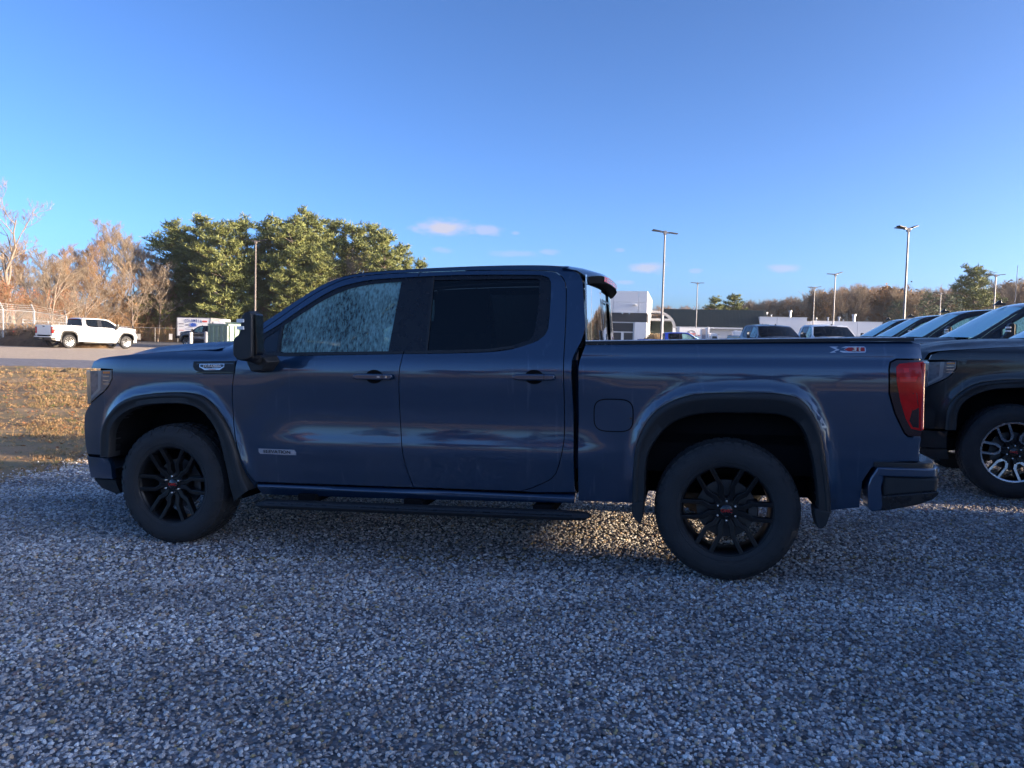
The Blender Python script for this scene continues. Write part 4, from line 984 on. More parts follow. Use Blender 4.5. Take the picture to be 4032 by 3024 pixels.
# ------------------------------------------------------------------ dry grass on the lawn
def blade_tuft(i, cmat):
    r = random.Random(i); m = MB()
    for k in range(9):
        a = r.uniform(0, 6.28); d = r.uniform(0, .5); h = r.uniform(.5, 1.); ln = r.uniform(.1, .9); w = r.uniform(.02, .045)
        x, y = d * math.cos(a), d * math.sin(a); b = r.uniform(0, 6.28); dx, dy = math.cos(b), math.sin(b)
        p0 = (x - dy * w, y + dx * w, -.1); p1 = (x + dy * w, y - dx * w, -.1); q0 = (x + dx * ln * .35 - dy * w * .8, y + dy * ln * .35 + dx * w * .8, h * .6); q1 = (x + dx * ln * .35 + dy * w * .8, y + dy * ln * .35 - dx * w * .8, h * .6)
        m.add([p0, p1, q1, q0, (x + dx * ln, y + dy * ln, h)], [(0, 1, 2, 3), (3, 2, 4)])
    me = bpy.data.meshes.new('tuft'); me.from_pydata(m.v, [], m.f); me.materials.append(cmat); return me
def grass_mat(name, tab):
    m = bpy.data.materials.new(name); m.use_nodes = True; t = m.node_tree; p = t.nodes['Principled BSDF']; L = t.links
    oi = t.nodes.new('ShaderNodeObjectInfo'); cr = t.nodes.new('ShaderNodeValToRGB'); L.new(oi.outputs['Random'], cr.inputs[0]); e = cr.color_ramp.elements
    e[0].color = (*tab[0], 1); e[1].color = (*tab[-1], 1)
    for i in range(1, len(tab) - 1):
        q = e.new(i / (len(tab) - 1)); q.color = (*tab[i], 1)
    L.new(cr.outputs[0], p.inputs['Base Color']); p.inputs['Roughness'].default_value = .8
    return m
MT['drygrass'] = grass_mat('dry_grass_blades', [(.30, .185, .09), (.37, .235, .115), (.27, .19, .085), (.41, .275, .14), (.31, .18, .085), (.35, .23, .105)])
MT['greengrass'] = grass_mat('green_grass_blades', [(.05, .08, .02), (.09, .11, .03), (.13, .13, .04)])
MT['leaf'] = grass_mat('fallen_leaves', [(.20, .08, .03), (.30, .13, .05), (.14, .06, .03), (.26, .16, .07)])
tufts = [blade_tuft(i, MT['drygrass']) for i in range(6)] + [blade_tuft(20 + i, MT['greengrass']) for i in range(1)]
GP, GS = [], []
for (y0, y1, den, s0) in ((7.5, 13, 420, .050), (13, 20, 200, .065), (20, 27.2, 100, .085)):
    xr = 15 if y1 < 14 else 22
    n = int(xr * (y1 - y0) * den); x = rng.uniform(-1, 0, n) * xr + lot_edge(y1) ; y = rng.uniform(y0, y1, n)
    k = (x < lot_edge(y) - .05) & (x > -.80 * y - 1.0); x, y = x[k], y[k]; n = len(x)
    cl = np.clip(wob(x * .8 + y * .5, 1.9) + wob(y - x * .3, 1.3, 2), -.6, 1); k = rng.random(n) < .50 + .50 * cl; x, y, cl = x[k], y[k], cl[k]; n = len(x)
    s = s0 * rng.uniform(.4, 1.5, n)  * (1 + .35 * np.clip(cl, 0, 1))
    GP.append(np.c_[x, y, gz(x, y) - .004]); GS.append(np.c_[s, s, s * rng.uniform(.25, .75, n)])
scatter('dry_grass', np.concatenate(GP), np.concatenate(GS), tufts, tiltmax=.3)
lf = []
for i in range(4):
    r = random.Random(50 + i); pts = [(math.cos(a) * r.uniform(.5, 1), math.sin(a) * r.uniform(.35, .7), r.uniform(-.1, .35)) for a in np.linspace(0, 6.28, 8)[:-1]]
    me = bpy.data.meshes.new('leaf'); me.from_pydata(pts + [(0, 0, 0)], [], [(j, (j + 1) % 7, 7) for j in range(7)]); me.materials.append(MT['leaf']); lf.append(me)
n = 1500; x = rng.uniform(-14, -3, n); y = rng.uniform(7.5, 24, n); k = (x < lot_edge(y) + .3) & (x > -.8 * y - 1); x, y = x[k], y[k]; s = rng.uniform(.025, .055, len(x))
scatter('fallen_leaves', np.c_[x, y, gz(x, y) + .012], np.c_[s, s, s], lf, tiltmax=.5)
# low mound of earth at the end of the grass
def mound(name, c, rx, ry, h, m, label, cat, seed=1):
    mb = MB(); r = random.Random(seed)
    mb.surf(lambda u, v: (rx * u * math.cos(6.2832 * v), ry * u * math.sin(6.2832 * v), h * max(0, 1 - u ** 2) ** .7 * (1 + .25 * math.sin(9 * v * 6.28 + 4 * u)) + .05 * math.sin(31 * u + 17 * v) * (1 - u) - .03), 10, 24)
    o = recalc(mb.build(name, m, smooth=True)); o.location = (c[0], c[1], float(gz(c[0], c[1]))); return tag(o, label, cat)
q = at(285, 1446, 25.0); mound('earth_clod', q, .42, .35, .14, MT['field'], 'small brown clod of turf at the far edge of the lawn', 'clod')
MT['bankm'] = noise_col('brown_bank', [(.06, .035, .02), (.13, .08, .045), (.17, .11, .06)], 2.2, bscale=9, bump=1.)
mound('earth_berm', (-31.0, 51.3), 4.4, 1.6, .95, MT['bankm'], 'dark earth berm under the tall wire fence behind the white pickup', 'berm', 4)

# ------------------------------------------------------------------ more pickups
def place(root, P, yaw, tilt=None, dz=0):
    yaw = rad(yaw); u = Vector((math.cos(yaw), -math.sin(yaw), 0))
    if tilt is None:
        f = P - u * 3.745; tilt = math.atan2(float(gz(P.x, P.y)) - float(gz(f.x, f.y)), 3.745)
    M = pose_mtx((P.x, P.y, float(gz(P.x, P.y)) + dz), yaw, tilt, False)
    return M
def clone(label, table, P, yaw, group=None, src=None, tilt=None):
    base = src or PROTO_ROOT
    c = copy_tree(base); c.matrix_world = place(c, Vector(P), yaw, tilt)
    tag(c, label, 'pickup truck', group)
    if group is None and 'group' in c: del c['group']
    bpy.context.view_layer.update(); remap(c, table); return c
PROTO_ROOT = TRUCK
BLACK = {'blue_metallic_paint': MT['black_paint'], 'frosted_blue_bonnet_paint': MT['blackbonnet']}
index_kids()
# the next truck of the same kind, with machined alloy wheels, serves the black row
ROWB = build_truck('pickup_truck', True, (rad(8), 0, 0, 0)); bpy.context.view_layer.update(); remap(ROWB, BLACK); index_kids()
def row_P(k):
    fx, fy = 4.46 + 1.23 * k, 6.75 + 3.61 * k; yaw = rad(16.5 if k == 0 else 18)
    u = Vector((math.cos(yaw), -math.sin(yaw), 0)); a = Vector((math.sin(yaw), math.cos(yaw), 0))
    return Vector((fx, fy, 0)) + u * 3.745 + a * HW, math.degrees(yaw)
GR = 'black pickups parked in a row on the right'
P, yw = row_P(0); ROWB.matrix_world = place(ROWB, P, yw); tag(ROWB, 'nearest black pickup with silver-faced wheels, cut off by the right edge', 'pickup truck', GR)
ords = ['second black pickup in the row on the right, its big pale windscreen highest', 'third black pickup in the row, with a black fin on its roof', 'fourth black pickup in the row on the right, between two pale windscreens', 'farthest black pickup of the row, at its left end beside the white building']
for k in range(1, 5):
    P, yw = row_P(k); clone(ords[k - 1], {}, P, yw + random.uniform(-.6, .6), GR, ROWB)
WHITE = {'black_paint': MT['white_paint'], 'frosted_black_bonnet_paint': MT['white_paint'], 'blue_metallic_paint': MT['white_paint'], 'dewy_windscreen': MT['glass_r'], 'wet_side_glass': MT['glass_r'], 'satin_badge': MT['chrome'], 'cab_back_glass': MT['label'], 'black_plastic': mat('dusty_black_plastic', (.05, .05, .05), .7)}
q = at(275, 1383, 47.8); yaw = 121.0; a = Vector((math.sin(rad(yaw)), math.cos(rad(yaw)), 0))
c = clone('white crew cab pickup parked by the wire fence at far left', dict(WHITE), Vector((q.x, q.y, 0)) - a * HW, yaw, src=ROWB)
q = at(2650, 1340, 58); clone('bright blue pickup parked before the white showroom', {'black_paint': MT['royal'], 'frosted_black_bonnet_paint': MT['royal'], 'blue_metallic_paint': MT['royal']}, (q.x - 1.55, q.y, 0), 184, src=ROWB)
q = at(3055, 1340, 33.5); clone('black pickup facing the camera with dark windscreen and grey frosted roof', {'dewy_windscreen': MT['glass_r'], **BLACK}, (q.x, q.y + 3.2, 0), -92, src=ROWB)
q = at(3275, 1340, 33.0); clone('white pickup facing the camera beside the row of black ones', {'dewy_windscreen': MT['glass_r'], 'frosted_black_bonnet_paint': MT['white_paint'], 'black_paint': MT['white_paint'], 'blue_metallic_paint': MT['white_paint']}, (q.x + .5, q.y + 3.4, 0), -84, src=ROWB)
q = at(745, 1345, 72); clone('dark navy pickup with red tail lamp in front of the lettered box truck', {'black_paint': MT['navy'], 'blue_metallic_paint': MT['navy']}, (q.x + 4.0, q.y - .9, 0), 14, src=ROWB)
# ------------------------------------------------------------------ trees
MT['bark'] = noise_col('grey_brown_bark', [(.10, .075, .06), (.20, .155, .12), (.26, .21, .17)], 5, bscale=20, bump=.6)
MT['twig'] = mat('bare_twigs', (.25, .195, .14), .9, var=.3, vscale=.6)
MT['twig2'] = mat('reddish_brown_twigs', (.27, .165, .09), .9, var=.35, vscale=.5)
MT['redleaf'] = mat('red_oak_leaves', (.26, .085, .04), .8, var=.4, vscale=.8)
MT['tanleaf'] = mat('tan_dead_leaves', (.27, .16, .075), .9, var=.4, vscale=.8)
def needle_mat(name, a, b):
    m = bpy.data.materials.new(name); m.use_nodes = True; t = m.node_tree; p = t.nodes['Principled BSDF']; L = t.links
    tc = t.nodes.new('ShaderNodeTexCoord'); n = t.nodes.new('ShaderNodeTexNoise'); n.inputs['Scale'].default_value = .9; n.inputs['Detail'].default_value = 6; n.inputs['Roughness'].default_value = .75
    L.new(tc.outputs['Object'], n.inputs['Vector']); cr = t.nodes.new('ShaderNodeValToRGB'); L.new(n.outputs[0], cr.inputs[0])
    e = cr.color_ramp.elements; e[0].position = .35; e[0].color = (*a, 1); e[1].position = .68; e[1].color = (*b, 1)
    L.new(cr.outputs[0], p.inputs['Base Color']); p.inputs['Roughness'].default_value = .7
    return m
MT['needle'] = needle_mat('pine_needles', (.085, .115, .032), (.22, .225, .062))
MT['needle2'] = needle_mat('young_pine_needles', (.12, .155, .04), (.26, .26, .075))
MT['needle3'] = needle_mat('blue_green_needles', (.035, .06, .03), (.07, .10, .045))

def seg_mesh(segs, k=3):
    """tapered prisms for a list of (p0, p1, r0, r1) -> vertex and face arrays"""
    A = np.array([[*s[0], *s[1], s[2], s[3]] for s in segs]); p0, p1, r0, r1 = A[:, 0:3], A[:, 3:6], A[:, 6], A[:, 7]
    d = p1 - p0; d /= np.linalg.norm(d, axis=1)[:, None] + 1e-9
    h = np.where(np.abs(d[:, 2:3]) < .9, [[0, 0, 1.]], [[1., 0, 0]]); a = np.cross(d, h); a /= np.linalg.norm(a, axis=1)[:, None]; b = np.cross(d, a)
    V = []
    for P, R in ((p0, r0), (p1, r1)):
        for j in range(k):
            t = 2 * math.pi * j / k; V.append(P + (a * math.cos(t) + b * math.sin(t)) * R[:, None])
    V = np.stack(V, 1); n = len(segs); base = (np.arange(n) * 2 * k)[:, None]
    F = [base + np.array([[j, (j + 1) % k, k + (j + 1) % k, k + j]]) for j in range(k)]
    return V.reshape(-1, 3), np.concatenate(F)
def np_obj(name, V, F, m, parent=None):
    me = bpy.data.meshes.new(name); V = np.asarray(V, np.float32); F = np.asarray(F, np.int32)
    me.vertices.add(len(V)); me.vertices.foreach_set('co', V.ravel()); me.loops.add(F.size); me.loops.foreach_set('vertex_index', F.ravel())
    me.polygons.add(len(F)); me.polygons.foreach_set('loop_start', np.arange(0, F.size, F.shape[1], dtype=np.int32)); me.polygons.foreach_set('loop_total', np.full(len(F), F.shape[1], np.int32)) if False else None
    me.materials.append(m); me.update(calc_edges=True); me.validate()
    o = bpy.data.objects.new(name, me); COL.objects.link(o); o.parent = parent; return o
def grow(seed, h, spread=.6, levels=5, base=.25, up=.25, r0=None, fork=.35, dens=1.):
    r = random.Random(seed); trunk, crown = [], []
    def go(p, d, L, rad_, lev):
        n = 4 if lev < 2 else 3; pts = [p]; cur = p.copy(); dd = d.copy()
        for i in range(n):
            dd = (dd + Vector((r.gauss(0, 1), r.gauss(0, 1), r.gauss(0, .6) + up * .6)) * (.10 if lev == 0 else .20)).normalized()
            nx = cur + dd * (L / n); ra = rad_ * (1 - .55 * i / n); rb = rad_ * (1 - .55 * (i + 1) / n)
            (trunk if lev <= 1 else crown).append((cur.copy(), nx.copy(), max(ra, .0062), max(rb, .0045))); cur = nx; pts.append(cur.copy())
        if lev >= levels: return
        kids = int((5 if lev == 0 else 4) * dens + r.random() * 2)
        for i in range(kids):
            t = (fork + (1 - fork) * (i + .6) / kids) if lev == 0 else (.25 + .75 * (i + .5) / kids); f = t * n; k = min(int(f), n - 1); q = pts[k].lerp(pts[k + 1], f - k)
            az = r.uniform(0, 6.283); side = Vector((math.cos(az), math.sin(az), 0)); nd = (dd * (1 - spread * .6) + side * spread * r.uniform(.6, 1.2) + Vector((0, 0, up))).normalized()
            go(q, nd, L * r.uniform(.5, .78) * (1.05 if lev == 0 else 1) * (1 - .25 * t), rad_ * (.62 if lev == 0 else .5) * (1 - .35 * t) + .006, lev + 1)
    go(Vector((0, 0, -.2)), Vector((r.gauss(0, .05), r.gauss(0, .05), 1)).normalized(), h * .55, r0 or h * .017, 0)
    zmax = max(s[1].z for s in trunk + crown); s = h / zmax
    return [(a * s, b * s, c, d) for a, b, c, d in trunk], [(a * s, b * s, c, d) for a, b, c, d in crown]
TREES = {}
def bare_tree(key, name, seed, h, spread, levels, twig='twig', leaves=None, r0=None, fork=.35, up=.25, dens=1., k=3):
    tr, cr_ = grow(seed, h, spread, levels, up=up, r0=r0, fork=fork, dens=dens)
    e = empty(name); V, F = seg_mesh(tr, 6); np_obj('trunk', V, F, MT['bark'], e); V, F = seg_mesh(cr_, k); np_obj('crown', V, F, MT[twig], e)
    if leaves:
        mt, cnt, sz = leaves; r = np.random.default_rng(seed); ends = np.array([s[1] for s in cr_]); P = ends[r.integers(0, len(ends), cnt)] + r.normal(0, .12, (cnt, 3))
        a = r.normal(0, 1, (cnt, 3)); b = r.normal(0, 1, (cnt, 3)); a /= np.linalg.norm(a, axis=1)[:, None]; b -= a * (a * b).sum(1)[:, None]; b /= np.linalg.norm(b, axis=1)[:, None]
        V = np.stack([P - a * sz, P + b * sz * .6, P + a * sz, P - b * sz * .6], 1).reshape(-1, 3); F = np.arange(cnt * 4).reshape(-1, 4)
        tag(np_obj('leaves', V, F, MT[mt], e), kind='stuff')
    TREES[key] = e; return e
def pine(key, seed, h, w, mt='needle', low=.12, name='pine_tree', nb=70, tuft=10, ts=.30, open_=.3):
    r = random.Random(seed); g = np.random.default_rng(seed); segs = []; P = []; 
    trunk = [(Vector((0, 0, -.3)), Vector((r.gauss(0, .1), r.gauss(0, .1), h * .5)), h * .018, h * .012)]; trunk.append((trunk[0][1], Vector((0, 0, h * .97)), h * .012, .03))
    for i in range(nb):
        t = low + (1 - low) * (i / nb) ** .9; lay = 1.15 / h; t = (t // lay) * lay + lay * .22 * r.random() if t < .9 and key[0] == 'p' else t; t = max(t, low * .5); z = h * t; az = i * 2.4 + r.uniform(-.5, .5)
        prof = (math.sin(min(1, (t - low * .5) / (1 - low * .5) * 1.02) ** .8 * math.pi)) ** .45 * (1 - .2 * t); prof = max(prof, .34)
        L = w * prof * r.uniform(.55, 1.15) + .25; 
        if r.random() < open_ * .3: L *= .5
        d = Vector((math.cos(az), math.sin(az), r.uniform(.0, .30) + .45 * t)); p0 = Vector((0, 0, z)); p1 = p0 + d * L
        segs.append((p0, p1, .05, .015))
        nc = max(3, int(L * 4.2))
        for j in range(nc):
            f = (.30 + .70 * (j + r.random()) / nc); c = p0 + d * L * f; off = L * .24 * (1.15 - f)
            P.append((c.x + r.gauss(0, off), c.y + r.gauss(0, off), c.z + abs(r.gauss(0, .16))))
    for j in range(8): P.append((r.gauss(0, .15), r.gauss(0, .15), h * (.93 + .08 * j / 8)))
    C = np.array(P); n = len(C) * tuft
    c = np.repeat(C, tuft, 0); d = g.normal(0, 1, (n, 3)); d[:, 2] = np.abs(d[:, 2]) * .9 + .05; d /= np.linalg.norm(d, axis=1)[:, None]
    s = g.normal(0, 1, (n, 3)); s -= d * (d * s).sum(1)[:, None]; s /= np.linalg.norm(s, axis=1)[:, None]
    L = ts * g.uniform(.8, 1.7, (n, 1)); c = c + g.normal(0, ts * .50, (n, 3)) * np.array([1.25, 1.25, .5])
    V = np.stack([c - s * ts * .13, c + s * ts * .13, c + d * L + s * ts * .07, c + d * L - s * ts * .07], 1).reshape(-1, 3); F = np.arange(n * 4).reshape(-1, 4)
    e = empty(name); np_obj('crown', V, F, MT[mt], e)
    V2, F2 = seg_mesh(trunk, 7); np_obj('trunk', V2, F2, MT['bark'], e); V3, F3 = seg_mesh(segs, 3); np_obj('branches', V3, F3, MT['bark'], e)
    TREES[key] = e; return e
def np_obj(name, V, F, m, parent=None):
    me = bpy.data.meshes.new(name); V = np.asarray(V, np.float32); F = np.asarray(F, np.int32); k = F.shape[1]
    me.vertices.add(len(V)); me.vertices.foreach_set('co', V.ravel()); me.loops.add(F.size); me.loops.foreach_set('vertex_index', F.ravel())
    me.polygons.add(len(F)); me.polygons.foreach_set('loop_start', np.arange(0, F.size, k, dtype=np.int32))
    me.materials.append(m); me.update(calc_edges=True)
    o = bpy.data.objects.new(name, me); COL.objects.link(o); o.parent = parent; return o
bare_tree('big', 'bare_tree', 3, 16.0, .62, 6, up=.22, r0=.30, fork=.22, dens=.85)
bare_tree('b1', 'bare_tree', 11, 14.0, .55, 6, up=.30, fork=.25, r0=.18, dens=.95)
bare_tree('b2', 'bare_tree', 12, 13.0, .60, 6, 'twig2', up=.28, fork=.2, r0=.16, dens=.95)
bare_tree('b3', 'bare_tree', 13, 10.0, .65, 5, 'twig', up=.25, fork=.18, r0=.13)
bare_tree('b4', 'bare_tree', 14, 9.0, .6, 5, 'twig2', leaves=('redleaf', 700, .12), fork=.15)
bare_tree('b5', 'bare_tree', 15, 9.0, .6, 5, 'twig2', leaves=('tanleaf', 1500, .13), fork=.15)
bare_tree('f1', 'bare_tree', 21, 13.0, .62, 5, 'twig', up=.24, fork=.3, dens=1.1)
bare_tree('f2', 'bare_tree', 22, 13.0, .58, 5, 'twig2', up=.28, fork=.25, dens=1.1, leaves=('tanleaf', 2200, .22))
pine('p1', 31, 15, 4.3, nb=76, tuft=18, ts=.38, low=.06); pine('p2', 32, 15, 3.8, nb=72, tuft=18, ts=.38, low=.06); pine('p3', 33, 14, 4.5, nb=72, low=.03, tuft=18, ts=.38); pine('p4', 34, 13, 3.3, nb=66, tuft=18, ts=.36, low=.04)
pine('y1', 35, 5.5, 1.5, 'needle2', .0, 'young_pine', 50, 10, .22); pine('y2', 36, 4.2, 1.6, 'needle2', .0, 'young_pine', 45, 10, .22)
pine('s1', 37, 9, 2.2, 'needle3', .05, 'spruce_tree', 60, 9, .25, open_=.1)
bpy.context.view_layer.update(); index_kids(); USED = set()
def put_tree(key, px, top, Y, label, cat='tree', group=None, rz=None, wide=1.):
    """a tree whose top reaches photo row `top` at depth Y"""
    if 330 < px < 2000 and Y < 107: Y += 14
    q = at(px, top, Y); z0 = float(gz(q.x, Y)); e = TREES[key]
    if key in USED: e = copy_tree(e)
    USED.add(key); hts = {'big': 16, 'b1': 14, 'b2': 13, 'b3': 10, 'b4': 9, 'b5': 9, 'f1': 13, 'f2': 13, 'p1': 15, 'p2': 15, 'p3': 14, 'p4': 13, 'y1': 5.5, 'y2': 4.2, 's1': 9}
    s = (q.z - z0) / hts[key]; e.location = (q.x, Y, z0); e.scale = (s * wide, s * wide, s); e.rotation_euler = (0, 0, random.uniform(0, 6.28) if rz is None else rz)
    return tag(e, label, cat, group)
put_tree('big', 55, 685, 72, 'tallest bare tree at the left edge with forked grey trunk', rz=.6)
put_tree('b1', 485, 868, 92, 'broad bare tree just left of the pines'); put_tree('b2', 375, 905, 96, 'bare brown-twigged tree second left of the pines')
put_tree('b1', 270, 955, 100, 'thin bare tree behind the middle of the brushy bank'); put_tree('b3', 195, 985, 64, 'small forked bare tree behind the white pickup', rz=2.)
g = 'bare trees on the left bank'
for i, (k, px, top, Y) in enumerate([('b2', 20, 960, 98), ('b2', 130, 950, 104), ('b1', 215, 975, 99), ('b2', 320, 960, 90), ('b2', 430, 945, 88), ('b1', 555, 915, 101), ('b2', 590, 950, 95), ('b3', 60, 1040, 80), ('b3', 330, 1075, 78), ('b3', 520, 1040, 82), ('b2', -60, 930, 92), ('b1', -150, 880, 95), ('b3', 620, 1010, 92)]):
    put_tree(k, px, top, Y, 'bare twiggy tree among the others on the left bank', group=g)
put_tree('b4', 35, 1095, 70, 'small tree with red leaves at the left edge'); put_tree('b4', 262, 1120, 84, 'small reddish tree behind the white pickup cab')
put_tree('b4', 575, 1130, 100, 'red-leaved tree at the foot of the leftmost pine'); put_tree('b5', 640, 1130, 112, 'tan-leaved tree below the dark side of the pines'); put_tree('b5', 1080, 1130, 96, 'pinkish bare bush-like tree right of the left lamp post')
put_tree('b3', 1360, 985, 96, 'bare tree between the pines above the windscreen'); put_tree('b5', 420, 1120, 83, 'tan-leaved low tree above the white pickup'); put_tree('b4', 160, 1120, 76, 'low red tree right of the tall bare one')
for k, px, top, Y, lb, wd in [('p1', 700, 905, 118, 'leftmost tall pine, dark along its left side', 1.15), ('p2', 800, 872, 118, 'second tall pine from the left', 1.), ('p3', 880, 905, 107, 'rounded pine just left of the left lamp post', 1.), ('p4', 950, 885, 97, 'narrow pine behind the left lamp post', 1.1), ('p1', 1060, 888, 103, 'pine right of the left lamp post', 1.), ('p2', 1150, 880, 108, 'pine between the lamp post and the tallest one', 1.05),
                               ('p1', 1222, 862, 98, 'tallest pine of the clump, above the cab pillar', 1.), ('p3', 1310, 895, 105, 'full pine left of the roof aerial', .9), ('p4', 1390, 905, 104, 'narrow pine right of the tallest one', 1.), ('p2', 1470, 905, 100, 'pine above the roof aerial', .95), ('p4', 1515, 938, 108, 'pine with brown-green top above the truck roof', 1.), ('p3', 1580, 985, 103, 'rightmost big pine with feathered right side', .75), ('p4', 1655, 1040, 112, 'small pine at the right end of the clump', .7)]:
    put_tree(k, px, top, Y, lb, 'pine', 'pines behind the left lamp post', wide=wd)
for k, px, top, Y, lb in [('p3', 745, 985, 114, 'lower pine at the front of the dark left end'), ('p4', 1010, 1050, 112, 'low pine at the foot of the left lamp post'), ('p3', 1150, 1040, 92, 'low bushy pine behind the door mirror'), ('p4', 870, 1080, 110, 'low pine above the box truck'), ('p1', 1250, 1010, 93, 'front pine above the windscreen pillar')]:
    put_tree(k, px, top, Y, lb, 'pine', 'pines behind the left lamp post')
put_tree('y1', 705, 1150, 112, 'pointed young pine above the lettered box truck', 'pine'); put_tree('y2', 510, 1185, 96, 'round young pine on the bank', 'pine'); put_tree('y2', 600, 1175, 110, 'bushy young pine left of the pointed one', 'pine', wide=1.25)
put_tree('y1', 650, 1205, 108, 'low green pine over the fence', 'pine', wide=1.2); put_tree('y2', 755, 1215, 110, 'low young pine behind the right part of the lettered box', 'pine', wide=1.2)
# brown brush on the bank, one mass of thin stems
def brush(name, n, xr, yr, hfun, m, seed):
    g = np.random.default_rng(seed); x = g.uniform(*xr, n); y = g.uniform(*yr, n); z = gz(x, y); h = hfun(x, y) * g.uniform(.45, 1.1, n); segs = []
    b = np.c_[x, y, z - .1]; d = np.c_[g.normal(0, .28, (n, 2)), np.ones(n)]; t = b + d * h[:, None]
    m1 = (b + t) / 2 + g.normal(0, .12, (n, 3)); segs = []
    V = []; F = []
    S0 = np.concatenate([b, m1]); S1 = np.concatenate([m1, t])
    k = g.integers(0, n, n * 5); f = g.uniform(.3, 1, n * 5)[:, None]; s0 = b[k] * (1 - f) + t[k] * f; dd = g.normal(0, 1, (n * 5, 3)); dd[:, 2] = np.abs(dd[:, 2]) * .8; s1 = s0 + dd * (h[k] * .16)[:, None]
    S0 = np.concatenate([S0, s0]); S1 = np.concatenate([S1, s1]); R = np.r_[np.full(2 * n, .022), np.full(n * 5, .014)]
    V, F = seg_mesh([(a, c, r, r * .6) for a, c, r in zip(S0, S1, R)], 3)
    return tag(np_obj(name, V, F, MT[m]), kind='stuff')
brush('bank_brush', 3600, (-80, -51), (82, 106), lambda x, y: 3.9 + (y - 82) * .05, 'twig2', 5)
brush('field_brush', 4600, (-78, -40), (106.5, 124), lambda x, y: 4.0 + (y - 107) * .06, 'twig2', 15)
brush('hedge_scrub', 900, (-48, -8), (108, 118), lambda x, y: 1.8 + 0 * x, 'twig2', 6)
brush('fence_weeds', 420, (-36, -30), (50.6, 52.5), lambda x, y: 1.5 + 0 * x, 'twig2', 7)
# bank that rises behind the brush
mb = MB(); mb.surf(lambda u, v: (-120 + 80 * u, 126 + 26 * v, float(gz(-60, 80)) - .3 + 3.6 * math.sin(min(1, v * 1.2) * math.pi / 2) * (1 - .55 * u ** 3) + .3 * math.sin(u * 23) * v), 30, 14)
tag(recalc(mb.build('bank', MT['bankm'], smooth=True)), kind='structure')
# woods along the right horizon
prof = [(2600, 1200), (2660, 1180), (2740, 1190), (2800, 1195), (2880, 1180), (2960, 1160), (3030, 1155), (3090, 1175), (3150, 1150), (3220, 1130), (3290, 1105), (3360, 1108), (3450, 1110), (3540, 1110), (3640, 1112), (3720, 1120), (3800, 1125), (3880, 1120), (3950, 1100), (4032, 1080), (4150, 1075), (4300, 1085)]
px_ = [p[0] for p in prof]; ty = [p[1] for p in prof]
gl = 'bare trees along the right horizon'
for i in range(40):
    px = 2590 + i * 40 + random.uniform(-12, 12); put_tree('f1' if i % 3 else 'f2', px, np.interp(px, px_, ty) + random.uniform(4, 34), random.uniform(128, 150), 'bare brown tree in the wood beyond the white buildings', group=gl, wide=random.uniform(.9, 1.3))
for px, top, Y, lb, k in [(2480, 1285, 120, 0, 0)]: pass
def wood(name, keys, pts, seed):
    """a far wood that reads as one mass: one object made of many crowns"""
    g = random.Random(seed); Vs, Fs, b = [], [], 0
    for px, top, Y in pts:
        q = at(px, top, Y); z0 = float(gz(q.x, Y)); e = TREES[g.choice(keys)]; c = [o for o in e.children if o.name.startswith('crown')][0].data
        V = np.empty(len(c.vertices) * 3, np.float32); c.vertices.foreach_get('co', V); V = V.reshape(-1, 3); F = np.empty(len(c.loops), np.int32); c.loops.foreach_get('vertex_index', F); F = F.reshape(-1, 4)
        s = (q.z - z0) / 13.; a = g.uniform(0, 6.28); R = np.array([[math.cos(a), -math.sin(a), 0], [math.sin(a), math.cos(a), 0], [0, 0, 1]]); V = (V @ R.T) * s * np.array([1.3, 1.3, 1]) + np.array([q.x, Y, z0])
        Vs.append(V); Fs.append(F + b); b += len(V)
    return tag(np_obj(name, np.concatenate(Vs), np.concatenate(Fs), MT['twig2']), kind='stuff')
bpy.context.view_layer.update()
wood('far_woodland', ['f1', 'f2'], [(2560 + i * 27, np.interp(2560 + i * 27, px_, ty) + random.uniform(-2, 30), random.uniform(155, 185)) for i in range(66)], 5)
put_tree('s1', 3655, 1165, 118, 'dark layered spruce left of the two-headed lamp', 'spruce'); put_tree('s1', 3745, 1175, 122, 'second layered spruce beneath the far lamp', 'spruce', wide=1.1); put_tree('s1', 3530, 1200, 124, 'small dark spruce behind the tall right lamp post', 'spruce')
put_tree('s1', 3805, 1165, 130, 'narrow spruce under the lone pine', 'spruce'); put_tree('p1', 3840, 1068, 125, 'lone tall pine standing above the right-hand wood', 'pine', wide=1.1); put_tree('p4', 2815, 1180, 128, 'small pointed evergreen over the dark roof', 'pine'); put_tree('p3', 2890, 1172, 132, 'darker rounded evergreen in the wood over the dark roof', 'pine')
# trees behind the camera: they show in the paint and the glass
gb = 'bare trees behind the photographer, mirrored in the doors'
for i in range(22):
    x = -50 + i * 5 + random.uniform(-1.5, 1.5); e = copy_tree(TREES['f2' if i % 2 else 'f1']); e.location = (x, -46 + random.uniform(-5, 5), float(gz(x, -46))); s = random.uniform(.75, 1.05); e.scale = (s * 1.2, s * 1.2, s); e.rotation_euler = (0, 0, random.uniform(0, 6.28)); tag(e, 'bare brown tree mirrored in the side of the blue pickup', 'tree', gb)
